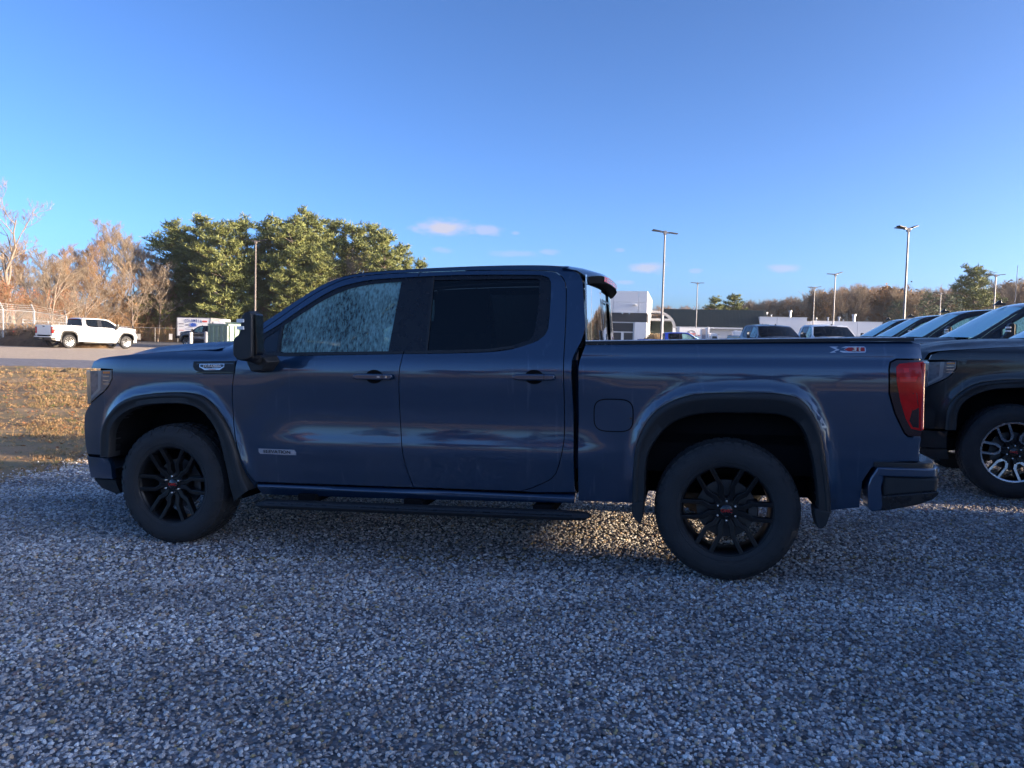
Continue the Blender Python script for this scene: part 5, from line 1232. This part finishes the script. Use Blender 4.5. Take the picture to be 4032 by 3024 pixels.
# ------------------------------------------------------------------ buildings
MT['panel'] = mat('white_metal_panel', (.74, .74, .76), .45, var=.03, vscale=.6)
MT['band'] = mat('charcoal_band', (.05, .048, .05), .5, var=.15, vscale=1)
MT['frame_w'] = mat('pale_window_frame', (.68, .68, .68), .5)
MT['pane'] = mat('dark_window_pane', (.045, .05, .06), .06, spec=.8, var=.3, vscale=.5)
MT['roofg'] = mat('dark_green_metal_roof', (.035, .045, .035), .6, var=.12, vscale=1.5)
MT['wall_l'] = mat('pale_stucco_wall', (.55, .56, .60), .85, var=.05, vscale=.5)
MT['wall_d'] = mat('dark_green_wall', (.03, .045, .04), .8)
MT['steel'] = mat('galvanised_steel', (.42, .42, .43), .45, metal=.7, rvar=.1, vscale=9)
MT['pole'] = mat('painted_lamp_pole', (.20, .17, .15), .5, metal=.2)
MT['polegrey'] = mat('grey_lamp_pole', (.17, .17, .19), .5, metal=.2)
MT['led'] = mat('dark_lamp_head', (.035, .035, .04), .5)
MT['conc'] = mat('pale_concrete', (.42, .41, .39), .9, var=.1, vscale=3)
MT['dgreen'] = mat('faded_green_steel', (.23, .31, .235), .6, var=.15, vscale=1.2)
MT['tarp'] = mat('rusty_post', (.16, .12, .09), .8)
MT['strawgrass'] = mat('straw_ornamental_grass', (.34, .24, .13), .9, var=.25, vscale=3)
MT['inkblue'] = mat('blue_lettering', (.06, .09, .30), .5)
MT['ovalblue'] = mat('blue_oval_print', (.03, .10, .48), .4)
MT['inkred'] = mat('red_lettering', (.60, .08, .07), .5)
MT['inkgrey'] = mat('grey_lettering', (.22, .22, .26), .6)
MT['lime'] = mat('yellow_green_sticker', (.45, .65, .08), .6)
def root_at(name, px, py, Y, rz, label, cat, zadd=0., group=None):
    q = at(px, py, Y); e = empty(name, (q.x, Y, float(gz(q.x, Y)) + zadd), rad(rz)); return tag(e, label, cat, group)
def bx(name, parent, m, lo, hi, bevel=0.):
    return MB().box(lo, hi).build(name, m, parent, bevel=bevel)
# white showroom
A = root_at('showroom', 2545, 1300, 85, -12, 'white panelled showroom with black band and glazed front corner', 'building')
bx('back_wall', A, MT['panel'], (-14, 1.2, 0), (-.05, 16, 6.4))
pw = [-11.2, -8.15, -5.1, -3.72, -.95, 0]
for i in range(len(pw) - 1):
    for z0, z1 in ((4.62, 5.78), (5.80, 7.0)):
        bx('cladding_panel', A, MT['panel'], (pw[i] + .02, 0, z0), (pw[i + 1] - .02, .3, z1))
for j in range(5):
    for z0, z1 in ((4.62, 5.78), (5.80, 7.0)):
        bx('cladding_panel', A, MT['panel'], (-.3, .32 + j * 3.1, z0), (0, .30 + (j + 1) * 3.1, z1))
bx('black_band', A, MT['band'], (-11.2, -.03, 3.62), (.02, .5, 4.58)); bx('black_band', A, MT['band'], (-.3, .52, 3.62), (.02, 5.0, 4.58))
bx('corner_column', A, MT['panel'], (-1.30, -.02, 0), (.0, 1.0, 3.6)); bx('corner_column', A, MT['panel'], (-5.3, -.02, 0), (-4.4, .8, 3.6))
for x0, x1 in ((-4.36, -1.34), (-8.5, -5.34), (-11.2, -8.6)):
    w = bx('window', A, MT['frame_w'], (x0, .05, 3.50), (x1, .15, 3.60)); bx('frame', w, MT['frame_w'], (x0, .05, 2.42), (x1, .15, 2.52)); bx('frame', w, MT['frame_w'], (x0, .05, 0), (x0 + .12, .15, 3.5)); bx('frame', w, MT['frame_w'], (x1 - .12, .05, 0), (x1, .15, 3.5)); bx('pane', w, MT['pane'], (x0 + .12, .09, 2.54), (x1 - .12, .12, 3.48))
    mid = x0 + (x1 - x0) * .58
    bx('frame', w, MT['frame_w'], (mid - .14, .04, 0), (mid + .14, .16, 2.42)); bx('pane', w, MT['pane'], (x0 + .12, .09, .1), (mid - .15, .12, 2.40)); bx('pane', w, MT['pane'], (mid + .15, .09, .1), (x1 - .12, .12, 2.40))
for k in range(4): bx('reflection_bar', A, MT['frame_w'], (-3.55 + k * .32, .30, 2.58), (-3.40 + k * .32, .32, 3.02))  # pale bars stand in for reflections in the window
for j in range(2):
    w = bx('side_window', A, MT['frame_w'], (-.06, 1.3 + j * 1.9, 0), (.03, 1.45 + j * 1.9, 3.6)); bx('pane', w, MT['pane'], (-.02, 1.45 + j * 1.9, .2), (0, 3.1 + j * 1.9, 3.5)); bx('frame', w, MT['frame_w'], (-.05, 1.45 + j * 1.9, 1.9), (.03, 3.1 + j * 1.9, 2.0))
bx('side_column', A, MT['panel'], (-.3, 5.2, 0), (.08, 5.7, 3.6))
for x in (-2.0, -2.75): bx('wall_camera', A, MT['chrome'], (x, -.35, 4.45 + (x < -2.5) * 0), (x + .18, -.03, 4.60))
bx('flag_bracket', A, MT['frame_w'], (-1.55, -.5, 5.42), (-1.2, -.03, 5.56))
# curved entrance arch at the side
AR = root_at('entrance_arch', 2622, 1300, 97, -12, 'rounded silver entrance arch at the right end of the white showroom', 'arch')
mb = MB(); n = 20
for (w, y0, y1, ro, ri) in ((0, -.6, 2.6, 2.6, 2.25),):
    prof = []
    for i in range(n + 1):
        t = math.pi * i / n * .62; prof.append((1.2 - ro + ro * math.cos(t) * 1.0, 3.3 + ro * .82 * math.sin(t)))
    inner = [(1.2 - ro + ri * math.cos(math.pi * i / n * .62), 3.3 + ri * .82 * math.sin(math.pi * i / n * .62)) for i in range(n + 1)]
    mb.prism(prof + inner[::-1], y0, y1)
recalc(mb.build('arch_band', MT['steel'], AR, smooth=True, angle=30)); bx('arch_leg', AR, MT['panel'], (.82, -.6, 0), (1.2, -.2, 3.4)); bx('arch_leg', AR, MT['panel'], (-.55, -.6, 0), (-.30, -.2, 4.9)); bx('arch_soffit', AR, MT['steel'], (-3.2, -.5, 4.15), (.6, 2.5, 4.45)); bx('recess_wall', AR, MT['wall_d'], (-3.2, 1.6, 0), (.8, 2.4, 4.15))
# service building with green roof
B = root_at('service_building', 2640, 1300, 106, -12, 'long low service building with dark green sloping roof', 'building')
L = 12.9
bx('wall', B, MT['wall_l'], (-1.0, 0, 0), (L, 9, 3.85))
mb = MB(); mb.prism([(-.6, 3.78), (4.5, 6.35), (9.6, 3.78), (9.6, 3.62), (4.5, 6.18), (-.6, 3.62)], -1.3, L + .02, 'x'); rf = recalc(mb.build('roof', MT['roofg'], B))
for k in range(30): bx('roof_seam', rf, MT['roofg'], (0, 0, 0), (.05, 5.72, .05)).matrix_local = Matrix.Translation((-1.1 + k * .47, -.6, 3.80)) @ Matrix.Rotation(math.atan2(2.57, 5.1), 4, 'X')
mb = MB(); mb.prism([(0, 3.80), (4.5, 6.15), (9, 3.80)], L - .1, L, 'x'); recalc(mb.build('gable', MT['wall_l'], B)); bx('fascia', B, MT['frame_w'], (-1.3, -.68, 3.52), (L, -.60, 3.74)); bx('wall_stripe', B, MT['frame_w'], (-1, -.03, 3.3), (L, -.003, 3.42))
for x0 in (1.2, 5.3): 
    d = bx('garage_door', B, MT['wall_l'], (x0 + 2.6, -.05, 0), (x0 + 5.2, -.004, 2.75)); bx('door_head', d, MT['inkgrey'], (x0 + 2.5, -.09, 2.76), (x0 + 5.3, -.004, 2.84))
for x0 in (5.15, 6.05): bx('garage_window', B, MT['pane'], (x0, -.09, 1.05), (x0 + .55, -.052, 1.30))
for x0 in (.6, 2.4, 4.9, 9.0): bx('wall_lamp', B, MT['polegrey'], (x0, -.25, 3.35), (x0 + .3, -.03, 3.5))
bx('roof_vent', B, MT['frame_w'], (3.0, 4.3, 6.2), (3.25, 4.6, 6.75))
# flat-roofed white buildings
def flat_block(px, Y, w, dpt, h, rz, label, vents=(), cuts=()):
    e = root_at('flat_roofed_building', px, 1300, Y, rz, label, 'building'); bx('wall', e, MT['panel'], (0, 0, 0), (w, dpt, h))
    bx('parapet_cap', e, MT['frame_w'], (-.05, -.05, h), (w + .05, dpt + .05, h + .08))
    for c in cuts: bx('wall_joint', e, MT['inkgrey'], (c, -.006, 0), (c + .04, -.002, h))
    for v, hh, ww in vents:
        m = MB(); m.lathe([(0, hh), (ww, hh), (ww, hh * .8), (ww * .7, hh * .78), (ww * .7, 0)], 12, 'z', (v, dpt * .4, h)); recalc(m.build('roof_vent', MT['steel'], e))
    return e
flat_block(2990, 104, 6.0, 12, 4.95, -12, 'tall pale flat-roofed building behind the black pickup facing the camera', [(.9, .8, .12), (1.3, .9, .22), (2.0, .6, .1), (4.5, 1.2, .22)], (2.2,))
flat_block(3200, 108, 9.0, 12, 4.6, -12, 'lower white flat-roofed building with vents, left of the black pickup row', [(1.2, .7, .12), (2.8, .8, .15), (4.3, .9, .2), (4.9, .5, .1), (6.3, 1.3, .3)], (5.8,))
flat_block(3060, 112, 4.9, 10, 4.7, -12, 'recessed pale block joining the two flat-roofed buildings', [])
# ------------------------------------------------------------------ lamp posts
def lamp(px, top, Y, label, heads, m, lean=0., tilt=0.):
    q = at(px, top, Y); z0 = float(gz(q.x, Y)); e = empty('lamp_post', (q.x, Y, z0)); tag(e, label, 'lamp post', 'parking lot lamp posts'); h = q.z - z0 - .15
    MB().prism([(.3 * math.cos(a), .3 * math.sin(a)) for a in np.linspace(0, 6.283, 17)[:-1]], 0, .75, 'z').build('concrete_base', MT['conc'], e)
    MB().tube([(0, 0, .75), (0, 0, h)], [.085, .060], 8).build('pole', MT[m], e)
    for az, tl in heads:
        R = Matrix.Rotation(rad(az), 4, 'Z') @ Matrix.Rotation(rad(-tl), 4, 'Y')
        mb = MB(); mb.box((.0, -.04, -.05), (.34, .04, .05), Matrix.Translation((0, 0, h - .02)) @ R); a_ = mb.build('lamp_arm', MT[m], e)
        mb = MB(); mb.box((.30, -.16, .0), (.92, .16, .06), Matrix.Translation((0, 0, h - .02)) @ R); hd = mb.build('lamp_head', MT['led'], e, bevel=.02)
    mb = MB(); mb.box((-.10, -.10, h - .18), (.10, .10, h + .08)); mb.build('pole_cap', MT[m], e)
    return e
lamp(1007, 944, 68, 'brown twin-headed lamp post in front of the pines', [(180, 12), (0, 10)], 'pole')
lamp(2619, 905, 54, 'tall lamp post with dark heads rising behind the truck bed near the showroom', [(185, 4), (140, 14), (10, -6)], 'polegrey')
lamp(2747, 1110, 104, 'small distant lamp post over the dark green roof', [(185, 2), (5, 2)], 'polegrey')
lamp(3578, 893, 51, 'tallest lamp post on the right with three spread heads', [(186, 3), (30, 18), (200, 8)], 'polegrey')
lamp(3290, 1075, 83, 'mid-sized lamp post right of the flat white building', [(184, 2), (20, 18)], 'polegrey')
lamp(3208, 1128, 102, 'thin distant lamp post left of the mid-sized one', [(184, 2), (12, 10)], 'polegrey')
lamp(3922, 1078, 79, 'lamp post with wide twin heads beside the lone tall pine', [(181, 4), (-1, 6), (178, 4)], 'polegrey')
lamp(3705, 1150, 100, 'far four-headed lamp post above the layered spruces', [(182, 6), (2, 8), (160, 5), (25, 5)], 'polegrey')
q = at(4000, 1045, 60); e = MB().tube([(0, 0, 0), (.15, 0, q.z - float(gz(q.x, 60)))], [.035, .02], 6).build('flag_pole', MT['polegrey']); e.location = (q.x, 60, float(gz(q.x, 60))); tag(e, 'thin bare mast at the right edge above the black pickups', 'mast')
# ------------------------------------------------------------------ wire fences
def chain_mat():
    m = bpy.data.materials.new('chain_link_wire'); m.use_nodes = True; t = m.node_tree; t.nodes.clear(); L = t.links
    o = t.nodes.new('ShaderNodeOutputMaterial'); tr = t.nodes.new('ShaderNodeBsdfTransparent'); df = t.nodes.new('ShaderNodeBsdfDiffuse'); df.inputs[0].default_value = (.30, .30, .30, 1); mx = t.nodes.new('ShaderNodeMixShader')
    tc = t.nodes.new('ShaderNodeTexCoord'); sp = t.nodes.new('ShaderNodeSeparateXYZ'); L.new(tc.outputs['Object'], sp.inputs[0])
    def mm(op, a, b):
        n = t.nodes.new('ShaderNodeMath'); n.operation = op
        for i, v in enumerate((a, b)):
            if isinstance(v, (int, float)): n.inputs[i].default_value = v
            elif v is not None: L.new(v, n.inputs[i])
        return n.outputs[0]
    f = []
    for op in ('ADD', 'SUBTRACT'):
        s = mm('PINGPONG', mm(op, mm('MULTIPLY', sp.outputs[0], 14.), mm('MULTIPLY', sp.outputs[2], 14.)), .5); f.append(mm('LESS_THAN', s, .055))
    L.new(mm('MAXIMUM', f[0], f[1]), mx.inputs[0]); L.new(tr.outputs[0], mx.inputs[1]); L.new(df.outputs[0], mx.inputs[2]); L.new(mx.outputs[0], o.inputs[0]); return m
MT['chain'] = chain_mat(); MT['chain_far'] = glass('distant_chain_link', (1, 1, 1), .16, (.30, .27, .23), ior=1.0)
def fence(name, pts, h, label, barbs=0, step=3.0, rail=True):
    p0 = pts[0]; e = empty(name, (p0[0], p0[1], float(gz(p0[0], p0[1])))); tag(e, label, 'fence')
    for a, b in zip(pts[:-1], pts[1:]):
        d = math.hypot(b[0] - a[0], b[1] - a[1]); n = max(1, round(d / step)); az = math.atan2(b[1] - a[1], b[0] - a[0])
        za = float(gz(a[0], a[1])) - e.location.z
        mb = MB(); mb.add([(0, 0, .05), (d, 0, .05), (d, 0, h), (0, 0, h)], [(0, 1, 2, 3)]); w = mb.build('wire_mesh', MT['chain' if barbs else 'chain_far'], e); w.location = (a[0] - p0[0], a[1] - p0[1], za); w.rotation_euler = (0, 0, az)
        if rail: r_ = MB().tube([(0, 0, h), (d, 0, h)], .03, 6).build('top_rail', MT['steel'], e); r_.location = w.location; r_.rotation_euler = w.rotation_euler
        for k in range(barbs):
            r_ = MB().tube([(0, -.05 - .08 * k, h + .13 + .13 * k), (d * .5, -.05 - .08 * k, h + .10 + .13 * k), (d, -.05 - .08 * k, h + .13 + .13 * k)], .012, 4).build('barbed_wire', MT['steel'], e); r_.location = w.location; r_.rotation_euler = w.rotation_euler
        for k in range(n + (b is pts[-1])):
            x, y = a[0] + (b[0] - a[0]) * k / n, a[1] + (b[1] - a[1]) * k / n
            po = MB().tube([(0, 0, -.2), (0, 0, h + .05)] + ([(0, -.32, h + .48)] if barbs else []), .05 if barbs else .04, 8).build('post', MT['steel'], e); po.location = (x - p0[0], y - p0[1], float(gz(x, y)) - e.location.z)
    return e
def gp(px, Y): q = at(px, 1300, Y); return (q.x, Y)
fence('wire_fence', [gp(-420, 44), gp(12, 50.5), gp(135, 53)], 2.35, 'tall wire fence with barbed top at far left, in front of the parked cars', 3, 3.2)
fence('wire_fence', [gp(133, 53.2), gp(262, 66)], 2.35, 'wire fence with barbed top running away behind the white pickup cab', 3, 14)
fence('wire_fence', [gp(90, 62), gp(400, 88), gp(520, 104), gp(700, 105), gp(1100, 106)], 1.9, 'long low wire fence in front of the brown brush', 0, 3.6)
for px in (547, 672):
    q = at(px, 1326, 104.8); s = MB().box((-.22, -.02, -.40), (.22, 0, .40)).build('fence_sign', MT['white']); s.location = (q.x, 104.8, q.z); tag(s, 'small white sign on the far fence, %s' % ('nearer the white pickup' if px < 600 else 'nearer the lettered box truck'), 'sign')
# ------------------------------------------------------------------ cars behind the fence
def car(name, px, Y, yaw, m, label, L=4.6, H=1.62, dz=0.):
    q = at(px, 1300, Y); e = empty(name, (q.x, Y, float(gz(q.x, Y)) + dz), rad(yaw)); tag(e, label, 'car'); w = .9
    lo = crv([(-L / 2, .35), (-L / 2 - .03, .62), (-L / 2 + .05, .92), (-L / 2 + .5, 1.0), (L / 2 - 1.2, .98), (L / 2 - .3, .82), (L / 2, .60), (L / 2 - .02, .32)], .12)
    mb = MB(); mb.prism(lo, -w, w); recalc(mb.build('body', m, e, bevel=.06, seg=3))
    gh = crv([(-L / 2 + .12, .95), (-L / 2 + .45, 1.35), (-L / 2 + 1.0, H - .03), (-.2, H), (.45, H - .10), (L / 2 - 1.15, .98)], .12)
    mb = MB(); mb.prism([(a, b - .03) for a, b in gh], -w * .86, w * .86); recalc(mb.build('windows', MT['glass_r'] if 0 else MT['pane'], e, bevel=.04))
    mb = MB(); rp = [p for p in gh if p[1] > H - .14]; mb.prism([(a, b + .015) for a, b in rp] + [(a, b - .02) for a, b in rp[::-1]], -w * .80, w * .80); recalc(mb.build('roof', m, e, bevel=.01))
    for sy in (-1, 1):
        mb = MB(); mb.prism([(-L / 2 - .03, .80), (-L / 2 + .30, .86), (-L / 2 + .28, .98), (-L / 2 + .02, .98)], sy * .60, sy * .915); recalc(mb.build('tail_lamp', MT['redlens2'], e))
        for x in (-L / 2 + .85, L / 2 - .85):
            mb = MB(); mb.lathe([(0, 0), (.21, 0), (.23, sy * .02), (.33, sy * .02), (.34, 0), (.34, -sy * .2), (0, -sy * .2)], 24, c=(x, sy * (w + .005), .34)); recalc(mb.build('wheel', MT['tyre'], e, smooth=True, angle=30))
    return e
MT['slate'] = paint('slate_blue_paint', (.045, .06, .075), .3, False); MT['silver'] = paint('silver_paint', (.42, .43, .45), .5, False)
car('parked_car', 172, 59, 40, MT['slate'], 'slate blue hatchback with red tail lamp behind the tall wire fence', 4.4, 1.65)
car('parked_car', 40, 62, 30, MT['silver'], 'silver car behind the fence at the left edge'); car('parked_car', 300, 66, 40, MT['silver'], 'pale-roofed car just behind the white pickup bed', 4.6, 1.6)
# ------------------------------------------------------------------ lettered box truck
T = root_at('box_truck', 698, 1300, 93, -4, 'white box truck lettered COLUMBIA behind the dark pickup', 'truck')
bx('cargo_box', T, MT['panel'], (0, 0, .95), (4.1, 2.4, 3.12)); 
for lo, hi in (((-.05, -.02, .88), (4.15, 2.42, .97)), ((-.05, -.02, 3.08), (4.15, 2.42, 3.15)), ((-.06, -.02, .9), (.05, 2.42, 3.15)), ((4.05, -.02, .9), (4.16, 2.42, 3.15))): bx('box_edge', T, MT['inkgrey'] if lo[2] < .9 else MT['steel'], lo, hi)
bx('tail_lift', T, MT['dark'], (-.30, .1, .6), (-.07, 2.3, 1.9)); bx('chassis', T, MT['dark'], (-.2, .4, .6), (5.8, 2.0, .85))
RX = Matrix.Rotation(rad(90), 4, 'X')
for i, ch in enumerate('COLUMBIA'):
    x = 1.05 + i * .265 + (.02 if i > 1 else 0) - (.0 if i < 7 else -.03); u = (i - 3.5) / 3.5
    text('box_lettering', ch, .50 + .08 * u * u, Matrix.Translation((x, -.03, 2.76 - .07 * u * u)) @ RX, MT['inkblue'], T, .004, 0, .006, sx=.62)
mb = MB(); mb.add([(2.0 + .50 * math.cos(t), -.032, 2.27 + .27 * math.sin(t)) for t in np.linspace(0, 6.283, 33)[:-1]], [tuple(range(32))]); mb.build('oval_emblem', MT['ovalblue'], T)
mb = MB(); mb.lathe([(.40, 0), (.42, -.006), (.44, 0)], 32, c=(0, 0, 0)); o = mb.build('oval_ring', MT['panel'], T); o.location = (2.0, -.034, 2.27); o.scale = (1., 1, .52)
mb = MB(); mb.add([(1.85, -.036, 2.22), (1.98, -.036, 2.33), (2.2, -.036, 2.36), (2.12, -.036, 2.25), (1.95, -.036, 2.15)], [(0, 1, 2, 3, 4)]); mb.build('emblem_figure', MT['inkblue'], T)
mb = MB(); mb.add([(1.22 + .2 * math.cos(t), -.032, 2.24 + .09 * math.sin(t)) for t in np.linspace(0, 6.283, 25)[:-1]], [tuple(range(24))]); mb.build('small_oval', MT['inkgrey'], T)
bx('red_panel', T, MT['inkred'], (3.12, -.032, 2.62), (3.70, -.01, 2.80)); bx('lettering_bar', T, MT['inkgrey'], (.20, -.032, 2.30), (.80, -.01, 2.42))
text('box_lettering', 'PARTS', .13, Matrix.Translation((.50, -.03, 2.06)) @ RX, MT['inkgrey'], T, .003) if 0 else None
for x0, x1, z, m in ((.22, .80, 2.03, 'inkgrey'), (1.35, 1.95, 1.96, 'inkgrey'), (1.0, 1.9, 1.72, 'inkblue'), (.24, .78, 1.56, 'inkred')):
    bx('small_print', T, MT[m], (x0, -.032, z), (x1, -.01, z + .055))
bx('cab', T, MT['panel'], (4.35, .1, .7), (5.9, 2.3, 2.75), bevel=.15)
for x in (.9, 5.0):
    for sy in (.02, 2.38): mb = MB(); mb.lathe([(0, -.13), (.25, -.13), (.30, -.10), (.42, -.12), (.45, 0), (.42, .12), (0, .12)], 24, c=(x, sy, .45)); recalc(mb.build('wheel', MT['tyre'], T, smooth=True, angle=30))
U = root_at('box_trailer', 835, 1300, 100, 0, 'plain bright white trailer box to the right of the lettered one', 'trailer'); bx('cargo_box', U, MT['panel'], (0, -1, .9), (1.85, 1.4, 3.2)); bx('chassis', U, MT['dark'], (0, -.6, .5), (1.8, 1.0, .9))
# ------------------------------------------------------------------ dumpsters and bollards
def dumpster(px, Y, rz, w, d, h, label, group=None, dz=0.):
    e = root_at('dumpster', px, 1300, Y, rz, label, 'dumpster', dz); m = MT['dgreen']
    bx('front_panel', e, m, (0, 0, .15), (w, .06, h - .05)); bx('side_panel', e, m, (w - .06, .06, .15), (w, d, h - .05)); bx('side_panel', e, m, (0, .06, .15), (.06, d, h - .05)); bx('back_panel', e, m, (0, d - .06, .15), (w, d, h - .05)); bx('floor', e, m, (.05, .05, .1), (w - .05, d - .05, .2))
    for lo, hi in (((-.08, -.08, h - .14), (w + .08, .08, h)), ((w - .08, .085, h - .14), (w + .08, d + .08, h)), ((-.08, .085, h - .14), (.08, d + .08, h))): bx('top_rail', e, m, lo, hi)
    for k in range(int(w / .48) + 1):
        x = min(k * .48, w - .05); mb = MB(); mb.prism([(x - .05, 0), (x + .05, 0), (x + .035, -.10), (x - .035, -.10)], .15, h - .15, 'z'); recalc(mb.build('rib', m, e))
    for k in range(int(d / .55) + 1):
        y = .1 + k * .55; mb = MB(); mb.prism([(w, y - .05), (w, y + .05), (w + .10, y + .035), (w + .10, y - .035)], .15, h - .15, 'z'); recalc(mb.build('rib', m, e))
    return e
dumpster(824, 60, -24, 1.95, 3.2, 1.95, 'pale green ribbed dumpster in front, beside the dark pickup', dz=.0)
dumpster(890, 65, -8, 2.8, 3.0, 2.2, 'second pale green dumpster behind the ribbed one, by the door mirror')
for px, top, lb in ((752, 1307, 'left steel bollard, coloured pale as if sunlit, seen over the blue bonnet'), (811, 1305, 'right steel bollard, coloured grey as if shaded, seen over the blue bonnet')):
    q = at(px, top, 44); z0 = float(gz(q.x, 44)); mb = MB(); h = q.z - z0; mb.lathe([(.0, h), (.07, h - .01), (.10, h - .06), (.10, 0)], 20, 'z'); o = recalc(mb.build('bollard', MT['conc'] if px < 800 else MT['polegrey'], smooth=True, angle=40)); o.location = (q.x, 44, z0); tag(o, lb, 'bollard')  # sunlit and shaded looks come from two different colours
# ------------------------------------------------------------------ small vehicles before the buildings
V = root_at('box_truck', 2676, 1300, 74, -4, 'small white box truck with round red emblem on its side', 'truck'); bx('cargo_box', V, MT['panel'], (0, 0, .7), (2.62, 2.0, 2.75)); bx('dark_print_panel', V, MT['inkgrey'], (2.12, -.03, .8), (2.48, -.004, 2.65)); bx('corner_post', V, MT['panel'], (2.66, -.05, .4), (2.84, .3, 2.85))
mb = MB(); mb.lathe([(.40, 0), (.44, -.01), (.48, 0)], 32, c=(0, 0, 0)); o = mb.build('round_emblem', MT['inkgrey'], V); o.location = (1.12, -.02, 2.02)
for z, hh, x0, x1, m in ((2.15, .06, .72, 1.52, 'inkred'), (1.86, .06, .72, 1.52, 'inkred'), (1.96, .14, .86, 1.40, 'inkred'), (2.0, .05, .2, .55, 'inkgrey'), (2.0, .05, 1.7, 2.0, 'inkred')): bx('emblem_bar', V, MT[m], (x0, -.04, z), (x1, -.006, z + hh))
mb = MB(); mb.prism([(2.92, .45), (3.85, .45), (3.82, 1.2), (3.62, 2.10), (3.45, 2.25), (2.92, 2.25)], 0, 1.8); cb = recalc(mb.build('cab', MT['panel'], V, bevel=.05)); mb = MB(); mb.prism([(3.10, 1.35), (3.70, 1.35), (3.52, 1.98), (3.10, 1.98)], -.012, -.004); recalc(mb.build('cab_window', MT['pane'], V))
for x in (.6, 3.2):
    for sy in (0, 1.8): mb = MB(); mb.lathe([(0, -.1), (.36, -.1), (.38, 0), (.36, .1), (0, .1)], 20, c=(x, sy, .38)); recalc(mb.build('wheel', MT['tyre'], V, smooth=True, angle=30))
Wv = root_at('delivery_van', 2888, 1300, 72, -14, 'white delivery van with yellow-green sticker on its rear', 'van'); mb = MB(); mb.box((0, 0, .4), (1.45, 4.6, 2.42)); mb.build('body', MT['panel'], Wv, bevel=.12, seg=3)
bx('rear_window', Wv, MT['pane'], (.25, -.02, 1.5), (.65, .0, 1.7)); bx('sticker', Wv, MT['lime'], (.80, -.02, 1.55), (1.05, .0, 1.85)); bx('rear_print', Wv, MT['inkgrey'], (.15, -.02, 1.30), (.75, .0, 1.42)); bx('roof_hatch', Wv, MT['pane'], (.35, .1, 2.42), (.9, .5, 2.46)); bx('side_door', Wv, MT['frame_w'], (1.452, .8, .6), (1.47, 2.2, 2.1))
for sy in (.8, 3.8):
    for x in (.05, 1.4): mb = MB(); mb.lathe([(0, -.1), (.33, -.1), (.35, 0), (.33, .1), (0, .1)], 20, 'y', (0, 0, 0)); o = recalc(mb.build('wheel', MT['tyre'], Wv, smooth=True)); o.location = (x, sy, .36); o.rotation_euler = (0, 0, rad(90))
# ornamental grasses by the showroom
def clump(px, Y, h, w, label):
    q = at(px, 1300, Y); g = np.random.default_rng(int(px)); segs = []
    for i in range(500):
        a = g.uniform(0, 6.283); r = g.uniform(0, .3) * w; l = g.uniform(.6, 1.) * h; o = g.uniform(.2, 1.) * w
        b = np.array([r * math.cos(a), r * math.sin(a), 0.]); m1 = b + np.array([o * .45 * math.cos(a), o * .45 * math.sin(a), l]); t = b + np.array([o * math.cos(a), o * math.sin(a), l * g.uniform(.35, .9)])
        segs += [(b, m1, .014, .012), (m1, t, .012, .006)]
    Vv, F = seg_mesh(segs, 3); o = np_obj('ornamental_grass', Vv, F, MT['strawgrass']); o.location = (q.x, Y, float(gz(q.x, Y))); return tag(o, label, 'grass clump')
clump(2580, 78, 2.3, 1.0, 'straw-coloured grass clump left of the lamp post at the showroom'); clump(2560, 79, 1.9, .8, 'smaller straw-coloured grass clump against the showroom corner'); clump(2630, 80, 2.1, .9, 'straw-coloured grass clump right of the lamp post at the showroom')
# ------------------------------------------------------------------ unseen things added to the right of the frame to throw the long shade
D = empty('shade_workshop', (40, -4.15, float(gz(40, -4.15))), rad(-12)); tag(D, 'long white workshop added out of view to shade the foreground', 'building')  # invented building whose shadow covers the foreground gravel
bx('wall', D, MT['panel'], (0, -20, -.3), (12, 0, 7.5)); bx('shade_workshop_roof_edge', D, MT['frame_w'], (-.1, -20.1, 7.5), (12.1, .1, 7.7))
Q = empty('box_truck', (7.4, 5.75, float(gz(7.4, 5.0))), rad(-13)); tag(Q, 'high white box truck added out of view to shade the blue pickup', 'truck')  # invented truck, its box raised so sun passes only beneath
bx('cargo_box', Q, MT['panel'], (0, -5.2, 1.30), (2.5, 0, 3.4)); bx('frame', Q, MT['dark'], (.9, -5.6, 1.12), (1.6, -2.4, 1.29)); bx('cab', Q, MT['panel'], (.15, -7.0, .55), (2.35, -5.35, 2.8), bevel=.15)
for y in (-4.2, -6.2):
    for x in (.25, 2.25): mb = MB(); mb.lathe([(0, -.15), (.28, -.15), (.46, -.13), (.48, 0), (.46, .13), (0, .13)], 24, 'y'); o = recalc(mb.build('wheel', MT['tyre'], Q, smooth=True, angle=30)); o.location = (x, y, .48); o.rotation_euler = (0, 0, rad(90))
Jb = empty('shade_barrier', (6.6, 5.75, float(gz(6.6, 5.0))), rad(-13)); tag(Jb, 'pale concrete barrier added out of view to trim the sunlit patch', 'barrier')  # invented block that cuts off the right side of the sun patch
mb = MB(); mb.prism([(-.28, 0), (.28, 0), (.28, .10), (.12, .30), (.08, .66), (-.08, .66), (-.12, .30), (-.28, .10)], -5.4, 0); recalc(mb.build('shade_barrier_body', MT['conc'], Jb))
# ------------------------------------------------------------------ air: a thin haze that pales the far trees
hm = bpy.data.materials.new('thin_haze'); hm.use_nodes = True; t = hm.node_tree; t.nodes.clear()
o = t.nodes.new('ShaderNodeOutputMaterial'); v = t.nodes.new('ShaderNodeVolumePrincipled'); v.inputs['Color'].default_value = (.82, .88, 1., 1); v.inputs['Density'].default_value = .00017; v.inputs['Anisotropy'].default_value = .3
t.links.new(v.outputs[0], o.inputs['Volume'])
tag(MB().box((-190, -90, -3), (210, 230, 24)).build('haze', hm), kind='stuff')
